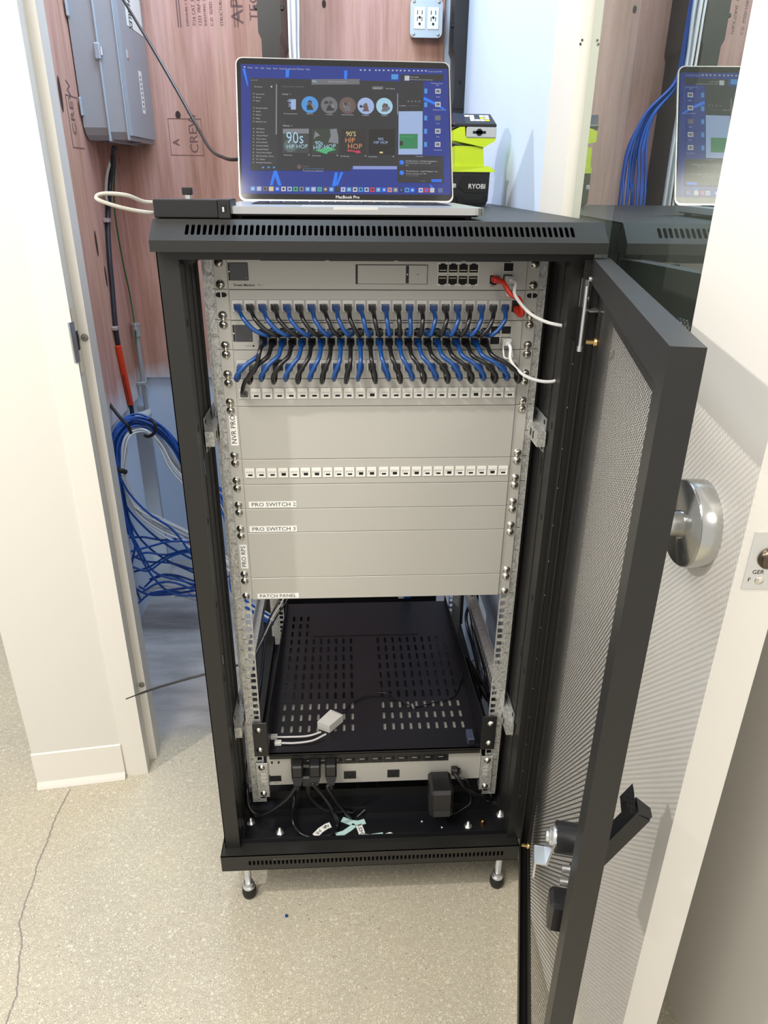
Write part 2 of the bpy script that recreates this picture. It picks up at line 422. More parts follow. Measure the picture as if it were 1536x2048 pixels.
for i, (px, st, s) in enumerate(((378, 'EXPOSURE 1 THICKNESS', .010), (392, '7/16 CAT  PS 1-09', .013), (404, '1223  PRP-108', .013), (414, 'SHEATHING  24/16', .010), (427, 'C-D  SIZED FOR', .012), (447, 'STRUCTURAL  1-09', .012))):
    stamp(sb, px, 52, s, st, 1.0)
stamp(sb, 487, 48, 0.050, 'APA', 1.1)
for px in (357, 362, 470, 476):
    q = at(px, 54, YB); sb.box((q.x - .0016, YB, q.z), (q.x + .0016, YB + .0003, q.z + .16), plyink)
stamp(sb, 516, 42, 0.034, 'TECO', 1.1)
sb.build('ink_stamp', parent=wall_back, label='brown ink stamps printed on the back plywood')
kb = MB()
for px, py, a, c in ((356, 230, .008, .011), (648, 8, .006, .010)):
    kb.disc(at(px, py, YB), (0, -1, 0), a, c, mat('knot', (0.045, 0.02, 0.015), 0.8), up=(1, 0, 0))
kb.build('wood_knot', parent=wall_back, label='dark knot in the plywood')

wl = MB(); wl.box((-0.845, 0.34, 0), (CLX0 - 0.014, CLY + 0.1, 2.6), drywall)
wall_left = wl.build('wall_left', kind='structure', label='closet left wall lined with pink plywood', cat='wall')
pl = MB(); pl.box((CLX0 - 0.0139, 0.40, 0.70), (CLX0, CLY - 0.0145, 2.6), ply)
pl.build('plywood_sheet', parent=wall_left, label='pink fire-treated plywood sheet')
XL = CLX0 + 0.0006
sl = MB()
q = atx(155, 272, XL); sl.text('CREW', 0.040, q, (0, 0, 1), (0, -1, 0), plyink, sx=1.1)
a, c = atx(152, 295, XL), atx(135, 190, XL)
for z in (a.z, c.z): sl.box((XL, a.y - .02, z - .001), (XL + .0003, a.y + .07, z + .001), plyink)
sl.box((XL, a.y - .021, a.z), (XL + .0003, a.y - .019, c.z), plyink)
sl.build('ink_stamp', parent=wall_left, label='brown ink stamp printed on the left plywood')
kl = MB()
for px, py, ru, rv in ((121, 188, .010, .040), (193, 487, .008, .035), (212, 553, .007, .03)):
    kl.disc(atx(px, py, XL), (1, 0, 0), ru, rv, mat('knot', (0.045, 0.02, 0.015), 0.8), up=(0, 1, 0))
kl.build('wood_knot', parent=wall_left, label='dark elongated knots in the plywood')

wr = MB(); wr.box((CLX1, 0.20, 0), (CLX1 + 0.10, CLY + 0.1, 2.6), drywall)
wr.build('wall_right', kind='structure', label='closet right wall, pale drywall washed in cool light', cat='wall')
# corner strip of bare drywall beside the plywood
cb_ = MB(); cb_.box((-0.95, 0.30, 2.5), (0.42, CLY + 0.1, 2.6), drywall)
cb_.build('ceiling', kind='structure', label='closet ceiling', cat='ceiling')

# left stub wall, cove base and door frame (front face slightly turned)
def pf(px, py, z=0.0): return atz(px, py, z)
A0 = Vector((-0.820, 0.262, 0)); A1 = Vector((-0.612, 0.288, 0))    # wall face at the floor
dw = (A1 - A0).normalized(); nw = Vector((dw.y, -dw.x, 0))          # towards the camera
st = MB()
st.prism([A0, A1, A1 - nw * 0.12, A0 - nw * 0.12], (0, 0, 2.6), paint)
st.build('wall_front', kind='structure', label='short cream painted wall left of the closet opening', cat='wall')
bb = MB()
prof = [(0.0, 0.0), (0.016, 0.0), (0.013, 0.006), (0.0055, 0.016), (0.0035, 0.10), (0.0, 0.103)]
A0b = A0 - dw * 0.002
bb.prism([A0b + nw * (h + .0005) + Vector((0, 0, z + .0005)) for h, z in prof], A1 - A0b - dw * 0.004, frame_paint)
bb.build('baseboard_front', kind='structure', label='cream vinyl cove base along the short wall', cat='baseboard')
# hollow metal frame: face, rabbet, stop
F0 = A1 + nw * 0.004; 
prof = [(0, 0), (0.050, 0), (0.050, -0.050), (0.067, -0.050), (0.067, -0.115), (0, -0.115)]
fj = MB(); fj.prism([F0 + dw * u + nw * v for u, v in prof], (0, 0, 2.4), frame_paint)
frame_l = fj.build('trim_1', kind='structure', label='cream steel door frame jamb with strike plate on the left', cat='door frame')
# strike plate + silencers on the jamb
sp_ = MB()
zc = 1.085
o = F0 + dw * 0.0503
def jp(v, z, out=0.0): return o + nw * v + dw * out + Vector((0, 0, z))
sp_.prism([jp(-0.006, zc - .062), jp(-0.034, zc - .062), jp(-0.034, zc + .062), jp(-0.006, zc + .062)], dw * 0.0015, steel)
sp_.prism([jp(0.006, zc - .038, -.006), jp(-0.006, zc - .038, .0), jp(-0.006, zc + .038, .0), jp(0.006, zc + .038, -.006)], dw * 0.003, steel)
sp_.prism([jp(-0.012, zc - .018, .0016), jp(-0.028, zc - .018, .0016), jp(-0.028, zc + .018, .0016), jp(-0.012, zc + .018, .0016)], dw * 0.0003, blk_hole)
sp_.build('strike_plate', parent=frame_l, label='steel strike plate let into the jamb')
for zq in (1.085, 0.24):
    q = F0 + dw * 0.0585 + nw * -0.0497 + Vector((0, 0, zq))
    sm = MB(); sm.lathe(q, nw, [(0, .0068), (0.003, .0068), (0.0045, .005), (0.0045, .0015)], mat('silencer_rubber', (0.22, 0.21, 0.18), 0.6)); sm.disc(q + nw * 0.0047, nw, .0012, .0012, blk_hole)
    sm.build('silencer', parent=frame_l, label='grey round rubber door silencer')

# right jamb
PA, PBs = 0.317, 0.03
t = Vector((PBs, 1, 0)).normalized(); n_l = Vector((-1, PBs, 0)).normalized()   # leaf direction, towards the rack side
def lf(Y, out=0.0, z=0.0): return Vector((PA + PBs * Y, Y, 0)) + n_l * out + Vector((0, 0, z))
jr = MB()
J = lf(0.146)
jr.prism([J, J + n_l * 0.0155, J + n_l * 0.0155 + Vector((0, 0.145, 0)), J + Vector((0.06, 0.145, 0)), J + Vector((0.06, 0, 0))], (0, 0, 2.4), frame_paint)
frame_r = jr.build('trim_2', kind='structure', label='cream steel door frame jamb behind the right rear of the rack', cat='door frame')
mk_ = MB()
q = at(1163, 84, J.y - 0.0006)
mk_.box((q.x - .0025, q.y, q.z - .004), (q.x, q.y + .0005, q.z - .001), ink); mk_.box((q.x - .0005, q.y, q.z + .001), (q.x + .002, q.y + .0005, q.z + .004), ink)
mk_.build('pencil_mark', parent=frame_r, label='small dark marks on the jamb')

# the closet door leaf, open, with glass lite and lever
YN, YF = -0.556, -0.374
dl = MB()
TH = 0.045
def leafbox(y0, y1, z0, z1, m, mb, o0=0.0, o1=-TH):
    mb.prism([lf(y0, o0, z0), lf(y1, o0, z0), lf(y1, o1, z0), lf(y0, o1, z0)], (0, 0, z1 - z0), m)
leafbox(YN, YF, 0.012, 2.12, leafp, dl)
leafbox(YF, 0.138, 0.012, 1.20, leafp, dl)
leafbox(YF, 0.138, 2.0, 2.12, leafp, dl)
door = dl.build('door_1', kind='structure', label='white closet door with tall glass lite, swung open along the right of the rack', cat='door')
gm = MB(); leafbox(YF, 0.138, 1.20, 2.0, glass, gm, 0.0, -0.006)
gm.build('glass_pane', parent=door, label='dark reflective glass lite')
# latch edge plate
lp = MB()
e0 = lf(YN, 0, 0); nE = -t; uE = -n_l       # edge face looks towards the camera; uE runs away from the rack
def ed(u, z, out=0.0): return e0 + uE * u + nE * out + Vector((0, 0, z))
zl = 1.062
lp.prism([ed(0.009, zl - .029), ed(0.038, zl - .029), ed(0.038, zl + .029), ed(0.009, zl + .029)], nE * 0.0012, zinc)
lp.lathe(ed(0.0275, zl + .003, .001), nE, [(0, .0105), (.002, .0105), (.006, .007), (.0065, 0)], mat('dark_bolt_steel', (.16, .13, .10), .3, 1.0))
lp.lathe(ed(0.0235, zl - .020, .0012), nE, [(0, .0042), (.001, .0035), (.0012, 0)], screwm)
lp.text('F', 0.006, ed(0.0125, zl - .021, .0014), -uE * -1, (0, 0, 1), ink)
lp.text('GER', 0.006, ed(0.015, zl - .013, .0014), uE, (0, 0, 1), ink)
lp.build('latch_plate', parent=door, label='zinc latch plate on the door edge')
rz = MB()
rc = lf(-0.478, 0, 1.062)
rz.lathe(rc, n_l, [(0, .0445), (0.019, .0445), (0.0215, .0425), (0.0218, .017), (0.0225, .016), (0.0225, .0145)], steel, n=48)
rz.build('door_rose', parent=door, label='round brushed steel rose')
rv = MB()
rv.cyl(rc + n_l * .0225, rc + n_l * .052, .0135, steel, n=32)
rv.build('door_knob', parent=door, label='brushed steel spindle')
gw = MB(); gw.prism([Vector((0.53, -1.6, 0)), Vector((0.60, -1.6, 0)), Vector((0.60, 2.3, 0)), Vector((0.53, 2.3, 0))], (0, 0, 2.6), greywall)
gw.build('wall_side', kind='structure', label='smooth grey wall beyond the open closet door', cat='wall')

# ================================================================== SERVER RACK
ZU = 0.2; U = 0.04445
def zu(k): return ZU + (k - 1) * U            # bottom of unit k
rack = thing('server_rack', 'black open-frame server rack standing on levelling feet with its mesh door swung open', 'server rack', (0, 0.3, 0))
YBK = 0.74
# top
tp = MB()
XT = 0.3015; zT = 1.3215
pfv = [(-0.078, zT), (-0.110, 1.2975), (-0.110, 1.2835)]
tp.box((-XT, -0.078, zT - .002), (XT, YBK, zT), black)
bl = math.hypot(0.032, 0.024)
Vd = Vector((0, 0.032, 0.024)).normalized()
O = Vector((-XT, -0.110, 1.2975))
ns = 68; s0_, s1_ = XT - 0.2585, XT + 0.2590; pw = (s1_ - s0_) / ns
vs0, vs1 = 0.010, 0.031
tp.holes(O, (1, 0, 0), Vd, [(s0_ + i * pw, vs0, s0_ + (i + 1) * pw, vs1) for i in range(ns)], (0.0023, 0.0098, True), 0.0015, black)
tp.holes(O, (1, 0, 0), Vd, [(0, 0, 2 * XT, vs0), (0, vs1, 2 * XT, bl), (0, vs0, s0_, vs1), (s1_, vs0, 2 * XT, vs1)], None, 0.0015, black)
tp.box((-XT, -0.110, 1.2835), (XT, -0.1085, 1.2976), black)
tp.box((-XT, -0.1085, 1.2835), (XT, -0.085, 1.285), black)
for sx in (-1, 1):
    tp.prism([(sx * XT, -0.078, zT - .0005), (sx * XT, -0.1095, 1.2975), (sx * XT, -0.1095, 1.2837), (sx * XT, -0.06, 1.2837)], (-sx * 0.0015, 0, 0), black)
    tp.box((sx * XT, -0.07, 1.2837), (sx * (XT - .0015), YBK, zT - .0005), black)
tp.box((-XT + .002, -0.086, 1.2845), (XT - .002, YBK - .002, 1.2860), black)
tp.box((-XT, YBK - .0015, 1.27), (XT, YBK, zT), black)
tp.build('top_cover', parent=rack, label='black steel top with a row of vent slots')
hd = MB()
hd.box((-0.272, -0.082, 1.2715), (0.272, -0.05, 1.2832), black); hd.box((-0.272, YBK - .04, 1.25), (0.272, YBK - .004, 1.289), black)
hd.box((-0.2935, -0.05, 1.262), (-0.262, YBK - .04, 1.289), black); hd.box((0.262, -0.05, 1.262), (0.2935, YBK - .04, 1.289), black)
hd.build('header_frame', parent=rack)
# posts
for sx in (-1, 1):
    for (ya, yb_) in ((-0.080, -0.045), (YBK - .045, YBK - .006)):
        p = MB(); xo, xi = (0.3015, 0.2725) if sx < 0 else (0.2935, 0.2655)
        if ya > 0: p.box((sx * xo, ya, 0.155), (sx * xi, yb_, 1.2835), black, 0.002)
        else:
            p.box((sx * xo, -0.080, 0.155), (sx * xi, -0.0785, 1.2835), black)
            p.box((sx * xo, -0.080, 0.155), (sx * (xo - .0015), -0.055, 1.2835), black)
            xa_, xb2 = sx * (xi + .0015), sx * xi; ye_ = 0.032
            hs = [(atx(px, py, xb2).y, atx(px, py, xb2).z) for px, py in (((411, 935), (447, 1319)) if sx < 0 else ((1083, 933), (1043, 1304)))]
            zs = [0.155, hs[1][1] - .012, hs[1][1] + .012, hs[0][1] - .014, hs[0][1] + .014, 1.2835]
            for q_ in range(5):
                z0_, z1_ = zs[q_], zs[q_ + 1]
                if q_ % 2 == 0: p.box((xa_, -0.0785, z0_), (xb2, ye_, z1_), black)
                else:
                    yh = hs[1 if q_ == 1 else 0][0]
                    p.box((xa_, -0.0785, z0_), (xb2, yh - .005, z1_), black); p.box((xa_, yh + .005, z0_), (xb2, ye_, z1_), black)
            p.box((xa_, ye_ - .0015, 0.155), (sx * (xi - .004), ye_, 1.2835), black)
            for y_ in (-.045, -.005): p.box((xb2, y_, 0.17), (sx * (xi - .0012), y_ + .003, 1.272), black)
            for z in [0.25 + i * 0.155 for i in range(7)]: p.box((xb2, -0.068, z), (sx * (xi - .0004), -0.062, z + .010), blk_hole)
        p.build('post', parent=rack)
# base plinth
bs = MB(); XB0, XB1 = -0.3085, 0.2860; zb0, zb1 = 0.120, 0.1600; yf = -0.100
nsb = 63; xa, xb_ = -0.2565, 0.2565; pw = (xb_ - xa) / nsb
bs.holes((XB0, yf, zb0), (1, 0, 0), (0, 0, 1), [(xa - XB0 + i * pw, 0.012, xa - XB0 + (i + 1) * pw, 0.030) for i in range(nsb)], (0.0023, 0.0078, True), 0.0015, black)
bs.holes((XB0, yf, zb0), (1, 0, 0), (0, 0, 1), [(0, 0, XB1 - XB0, 0.012), (0, 0.030, XB1 - XB0, zb1 - zb0), (0, 0.012, xa - XB0, 0.030), (xb_ - XB0, 0.012, XB1 - XB0, 0.030)], None, 0.0015, black)
bs.box((XB0, yf, zb1 - .0015), (XB1, -0.066, zb1), black)
bs.box((XB0, yf + .0015, zb0), (XB0 + .0015, YBK, zb1), black); bs.box((XB1, yf + .0015, zb0), (XB1 - .0015, YBK, zb1), black)
bs.box((XB0, yf, zb0 - .0005), (XB1, yf + .02, zb0 + .001), black)
bs.box((-0.272, -0.070, 0.150), (0.268, -0.0685, 0.171), blackin)         # lip behind the ledge
bs.box((XB0 + .002, -0.066, 0.148), (XB1 - .002, 0.022, 0.150), blackin)   # tray
bs.box((-0.272, 0.004, 0.150), (0.268, 0.0055, 0.170), blackin)
bs.box((-0.272, 0.0055, 0.1685), (0.268, 0.034, 0.170), blackin)
bs.box((-0.272, 0.034, 0.150), (0.268, 0.0355, 0.190), black)
bs.box((-0.298, 0.0355, 0.150), (0.284, YBK - .01, 0.152), blackin)
bs.box((-0.298, 0.0, 0.150), (-0.262, YBK - .01, 0.176), black); bs.box((0.262, 0.0, 0.150), (0.284, YBK - .01, 0.176), black)
bs.box((-0.262, YBK - .012, 0.150), (0.215, YBK - .010, 0.36), blackin)
bs.build('base_plinth', parent=rack, label='black steel base with vent slots and inner tray')
bp = MB(); bp.box((-0.285, -0.075, 0.1125), (-0.213, 0.03, 0.120), black); bp.box((0.205, -0.075, 0.1125), (0.277, 0.03, 0.120), black)
bp.box((-0.285, 0.60, 0.1125), (-0.213, 0.72, 0.120), black); bp.box((0.205, 0.60, 0.1125), (0.277, 0.72, 0.120), black)
bp.build('foot_bracket', parent=rack)
for (x, y) in ((-0.2665, -0.062), (0.2590, -0.062), (-0.2665, 0.68), (0.259, 0.68)):
    ft = MB()
    ft.lathe((x, y, 0), (0, 0, 1), [(0.0, .011), (.002, .0135), (.010, .0150), (.022, .0140), (.0255, .0115)], blk_rubber)
    ft.lathe((x, y, 0.0255), (0, 0, 1), [(0, .0125), (.004, .0125), (.0045, .0085), (.008, .0085), (.008, .0068), (.0875, .0068)], zinc, n=18)
    ft.lathe((x, y, 0.032), (0, 0, 1), [(0, .0105), (.006, .0105)], zinc, n=6)
    ft.build('levelling_foot', parent=rack, label='zinc threaded foot with black rubber pad')
# bolts on the tray
for (x, y) in ((-0.2598, -0.0096), (-0.1974, -0.0377), (0.265, -0.0137)):
    bo = MB(); bo.lathe((x, y, 0.150), (0, 0, 1), [(0, .009), (.0015, .009), (.0016, .007), (.006, .007), (.006, .0035), (.013, .0032), (.0135, 0)], zinc, n=6)
    bo.build('bolt', parent=rack)
q = atz(936, 1652, .150); bo = MB(); bo.lathe((q.x, q.y, 0.150), (0, 0, 1), [(0, .009), (.0015, .009), (.0016, .007), (.006, .007), (.006, .0035), (.013, .0032), (.0135, 0)], zinc, n=6); bo.build('bolt', parent=rack)
q = atz(965, 1648, .150); bo = MB(); bo.lathe((q.x, q.y, 0.150), (0, 0, 1), [(0, .0035), (.011, .0035), (.011, 0)], mat('copper', (0.6, 0.25, 0.08), .3, 1.0), n=12); bo.build('ground_stud', parent=rack)
for px, py in ((844, 1643), (884, 1655), (999, 1663)):
    q = atz(px, py, .150); bo = MB(); bo.lathe((q.x, q.y, 0.150), (0, 0, 1), [(0, .0028), (.002, .0022), (.0025, 0)], zinc, n=10); bo.build('rivet', parent=rack)

# mounting rails with square holes and unit numbers
offs = (0.00635, 0.022225, 0.0381)
for yr in (0.0035, 0.56):
    for sx in (-1, 1):
        r = MB()
        cells = []
        for k in range(1, 25):
            for j, of in enumerate(offs):
                v0 = (k - 1) * U + (0, 0.0142875, 0.0301625)[j]; v1 = (k - 1) * U + (0.0142875, 0.0301625, 0.04445)[j]
                cells.append((v0, v1, (k - 1) * U + of))
        if sx < 0:
            Ox = -0.254; hx = 0.254 - 0.2327
        else:
            Ox = 0.2255; hx = 0.2327 - 0.2255
        ua, ub = hx - 0.0062, hx + 0.0062
        r.holes((Ox, yr, ZU), (1, 0, 0), (0, 0, 1), [(ua, v0, ub, v1, hx, cv) for v0, v1, cv in cells], (0.0047, 0.0047, False), 0.0016, galv)
        r.holes((Ox, yr, ZU), (1, 0, 0), (0, 0, 1), [(0, -.006, ua, 24 * U), (ub, -.006, 0.0285, 24 * U), (ua, -.006, ub, 0)], None, 0.0016, galv)
        xo = Ox if sx < 0 else Ox + 0.0285
        r.box((xo, yr + .0016, ZU - .006), (xo - sx * -0.0 + (-sx) * 0.0016, yr + .040, ZU + 24 * U), galv)
        r.box((xo, yr + .040, ZU - .006), (xo + sx * 0.012, yr + .0416, ZU + 24 * U), galv)
        if yr < .1:
            for k in range(1, 25):
                xt = -0.2475 if sx < 0 else 0.2415
                r.text('%dU' % k, 0.0078, (xt - .0045, yr - .0003, zu(k) + 0.0185), (1, 0, 0), (0, 0, 1), greyink, sx=0.85)
                r.box((xt + .002, yr - .0003, zu(k) - .0004), (xt + .009, yr, zu(k) + .0004), ink)
        r.build('mounting_rail', parent=rack, label='galvanized rail with square holes and unit numbers')
# side cross rails
for sx in (-1, 1):
    for zc_ in (1.002, 0.4145):
        c = MB(); X0 = sx * (0.2712 if sx < 0 else 0.2642); X1 = X0 - sx * 0.0150; yq = -0.036 if sx < 0 else -0.050
        c.box((X0, yq + .008, zc_ - .024), (X0 - sx * .0014, YBK - .05, zc_ + .032), galv2)
        c.box((X0 - sx * .0014, yq, zc_ - .0120), (X1, YBK - .05, zc_ + .0120), galv)
        c.box((X1, 0.0, zc_ + .003), (X1 + sx * -.0004, YBK - .06, zc_ + .0045), galv2)
        for i in range(26):
            y = yq + 0.022 + i * 0.016
            c.box((X1, y, zc_ - .006), (X1 - sx * .0004, y + .006, zc_ + .006), blk_hole)
        for y, z in ((yq + .016, .024), (yq + .066, .024), (yq + .016, -.018)):
            c.cyl((X0 - sx * .0012, y, zc_ + z), (X0 - sx * .0018, y, zc_ + z), .0042, blk_hole, n=12)
        c.build('cross_rail', parent=rack, label='zinc side rail joining front and rear')

# rack door ---------------------------------------------------------------
dv = Vector((-0.2306, -0.9730, 0)); dn = Vector((0.9730, -0.2306, 0))   # along the leaf, outward (away from inside)
DH = Vector((0.2850, -0.101, 0)); DL = 0.580; DZ0, DZ1 = 0.158, 1.2785; DT = 0.0225
def dp(u, n_, z): return DH + dv * u + dn * n_ + Vector((0, 0, z))
def dbox(mb, u0, u1, n0, n1, z0, z1, m, bev=0.0):
    T = Matrix(((dv.x, dn.x, 0, DH.x), (dv.y, dn.y, 0, DH.y), (0, 0, 1, 0), (0, 0, 0, 1)))
    mb.T = T; mb.box((u0, n0, z0), (u1, n1, z1), m, bev); mb.T = Matrix.Identity(4)
dr = MB()
dbox(dr, DL - .0015, DL, 0, DT, DZ0, DZ1, black)          # free edge
dbox(dr, 0, .0015, 0, DT, DZ0, DZ1, black)
dbox(dr, .0015, DL - .0015, 0, DT, DZ1 - .0015, DZ1, black)
dbox(dr, .0015, DL - .0015, 0, DT, DZ0, DZ0 + .0015, black)
for u0, u1 in ((0.0015, 0.016), (DL - .030, DL - .0015)): dbox(dr, u0, u1, 0, .0012, DZ0 + .0015, DZ1 - .0015, black)
dbox(dr, .016, DL - .030, 0, .0012, DZ1 - .030, DZ1 - .0015, black); dbox(dr, .016, DL - .030, 0, .0012, DZ0 + .0015, DZ0 + .030, black)
# skin around the mesh field
FS0, FS1 = 0.045, DL - 0.052; FZ0, FZ1 = DZ0 + 0.05, DZ1 - 0.055
NS = 0.013
dbox(dr, .0015, FS0, NS, NS + .0012, DZ0 + .0015, DZ1 - .0015, black); dbox(dr, FS1, DL - .0015, NS, NS + .0012, DZ0 + .0015, DZ1 - .0015, black)
dbox(dr, FS0, FS1, NS, NS + .0012, DZ0 + .0015, FZ0, black); dbox(dr, FS0, FS1, NS, NS + .0012, FZ1, DZ1 - .0015, black)
for z in (0.25, 0.40, 0.55, 0.70, 0.85, 1.0):                       # slots in the inner return
    dbox(dr, DL - .0305, DL - .0300, .0013, .009, z, z + .09, blk_hole)
rdoor = dr.build('mesh_door', parent=rack, label='open black front door')
pm_ = MB()
vs = [dp(FS0, NS + .0006, FZ0), dp(FS1, NS + .0006, FZ0), dp(FS1, NS + .0006, FZ1), dp(FS0, NS + .0006, FZ1)]
pm_.add(vs, [(0, 1, 2, 3)], perf); pm_.uv = [(0, 0), (FS1 - FS0, 0), (FS1 - FS0, FZ1 - FZ0), (0, FZ1 - FZ0)]
pm_.build('perforated_panel', parent=rdoor, label='perforated black mesh skin')
hg = MB()
hg.box((0.279, -0.112, 1.212), (0.281, -0.083, 1.250), zinc); hg.box((0.279, -0.135, 1.212), (0.300, -0.1005, 1.2135), zinc)
hg.cyl(dp(.028, -.005, 1.165), dp(.028, -.005, 1.245), .0028, zinc, n=12); hg.cyl(dp(.028, -.005, 1.158), dp(.028, -.005, 1.165), .0040, zinc, n=12)
hg.cyl(dp(.012, -.003, 1.252), dp(.012, 0.0, 1.252), .0035, zinc, n=10); hg.cyl(dp(.008, -.003, 1.226), dp(.008, 0.0, 1.226), .0035, zinc, n=10)
hg.build('hinge', parent=rdoor, label='sprung zinc hinge pin')
for z in (1.178, 0.235):
    g = MB(); g.lathe(dp(.062, NS, z), -dn, [(0, .0055), (.004, .0055), (.0045, .0030), (.014, .0030), (.014, 0)], brass, n=14); g.build('grounding_stud', parent=rdoor, label='brass stud on the door')
# lock body, cam and second black box
lk_ = MB(); q0 = dp(.500, NS, .655)
lk_.cyl(dp(.490, NS, .744), dp(.490, NS - .022, .744), .0165, blk_plastic, n=24)
lk_.build('lock_barrel', parent=rdoor, label='black lock barrel')
cm = MB()
cm.lathe(dp(.490, NS - .022, .744), -dn, [(0, .0115), (.003, .0115), (.003, .0090), (.006, .0090), (.006, .006), (.010, .006)], zinc, n=6)
def pl_(u, n_, z): return dp(u, n_, z)
cm.prism([pl_(.480, -.009, .750), pl_(.503, -.009, .748), pl_(.500, -.014, .712), pl_(.477, -.015, .712)], -dn * 0.0022, zinc)
cm.prism([pl_(.477, -.014, .7125), pl_(.500, -.014, .7125), pl_(.500, -.026, .7125), pl_(.477, -.026, .7125)], (0, 0, -0.0022), zinc)
cm.prism([pl_(.477, -.026, .7125), pl_(.500, -.026, .7125), pl_(.500, -.026, .690), pl_(.477, -.026, .690)], -dn * 0.002, zinc)
cm.build('lock_cam', parent=rdoor, label='zinc hooked lock cam')
bk = MB(); dbox(bk, .505, .532, -.010, NS, .650, .692, blk_plastic, .004); bk.build('latch_box', parent=rdoor, label='black latch housing below the lock')
for zz5 in (.703, .722):
    nb = MB(); nb.cyl(dp(.510, NS, zz5), dp(.510, -.001, zz5), .0045, zinc, n=6); nb.build('nut', parent=rdoor)
# swing handle standing out on the outer side
hb = MB()
hA = dp(.470, DT, .665); hE = atz(1290, 1603, 0.755)
hE = dp(.458, .080, .765)
d1 = (hE - hA).normalized(); sd = Vector((0, 0, 1)); 
w1 = dv * 0.010
up_ = d1.cross(dv).normalized() * 0.009
hb.prism([hA - w1 - up_, hA + w1 - up_, hA + w1 * .8 + up_, hA - w1 * .8 + up_], hE - hA, blk_plastic)
hb.prism([hE - w1 - up_, hE + w1 - up_, hE + w1 * .6 + up_, hE - w1 * .6 + up_], d1 * 0.004, blk_plastic)
hb.prism([hE - w1 * .5 - up_ - d1 * .022, hE + w1 * .5 - up_ - d1 * .022, hE + w1 * .5 - up_, hE - w1 * .5 - up_], up_ * 0 + Vector((0, 0.012, 0.016)), blk_plastic)
dbox(hb, .455, .485, DT, DT + .010, .64, .80, blk_plastic, .003)
hb.build('swing_handle', parent=rdoor, label='black swing handle folded outward')
# slotted strip at the hinge side
ss = MB(); n_s = 14; z0, z1 = 0.262, 1.165; pz = (z1 - z0) / n_s
ss.holes((0.2755, -0.100, z0), (1, 0, 0), (0, 0, 1), [(0.011, i * pz, 0.0275, (i + 1) * pz) for i in range(n_s)], (0.0058, 0.026, True), .0014, black)
ss.holes((0.2755, -0.100, z0), (1, 0, 0), (0, 0, 1), [(0, 0, .011, n_s * pz)], None, .0014, black)
ss.box((0.2752, -0.100, z0), (0.2762, -0.082, z1), black)
ss.box((0.3022, -0.100, z0), (0.3030, -0.082, z1), black)
for i in range(n_s): ss.box((0.2747, -0.1004, z0 + i * pz + pz * .5), (0.2757, -0.0990, z0 + i * pz + pz * .5 + .002), zinc)
ss.box((0.2755, -0.100, z1), (0.3030, -0.0985, 1.2755), black)
ss.build('slotted_strip', parent=rack, label='black slotted strip beside the door hinge')

# ------------------------------------------------------------------ rack units
HX = 0.221
def screw(parent, x, z, y=0.0015):
    s = MB()
    s.lathe((x, y, z), (0, -1, 0), [(0, .0066), (.001, .0066), (.0012, .0058), (.0030, .0052), (.0046, .0034), (.0052, 0)], screwm, n=18)
    s.add([(x - .0030, y - .0052, z - .0006), (x + .0030, y - .0052, z - .0006), (x + .0030, y - .0052, z + .0006), (x - .0030, y - .0052, z + .0006)], [(0, 1, 2, 3)], ink)
    s.add([(x - .0006, y - .0053, z - .0030), (x + .0006, y - .0053, z - .0030), (x + .0006, y - .0053, z + .0030), (x - .0006, y - .0053, z + .0030)], [(0, 1, 2, 3)], ink)
    s.build('screw', parent=parent)
def unit(name, label, cat, k, h, depth=0.02, group=None, proud=0.003, openslot=False):
    """equipment occupying h units upward from unit k; ears + body + screws"""
    z0, z1 = zu(k) + .0004, zu(k + h) - .0004
    o = thing(name, label, cat, (0, 0, z0), group)
    for sx in (-1, 1):
        e = MB(); e.box((sx * (HX + .0004), 0.0, z0), (sx * 0.2413, 0.0018, z1), silver, 0.0004)
        if openslot:
            zz_ = z1 - 0.0075
            e.prism([(sx * .2327 + .0052 * math.cos(a) + (.003 if math.cos(a) > 0 else -.003), -.0003, zz_ + .0036 * math.sin(a)) for a in [i * PI / 8 for i in range(16)]], (0, .0006, 0), blk_hole)
            e.box((sx * .2327 - .001, -.0006, zz_ - .0035), (sx * .2327 + .0006, 0, zz_ + .0035), silver_edge)
        e.build('mounting_ear', parent=o)
    for sx in (-1, 1):
        for j, z in enumerate((z0 + .0065, z1 - .0065)):
            if openslot and j == 1: continue
            screw(o, sx * .2327, z, 0.0)
    return o, z0, z1
def bodyplate(o, z0, z1, depth, holes_=None, proud=.003):
    f = MB()
    f.box((-HX, -proud, z0), (HX, depth, z1), silver, .0006)
    return f

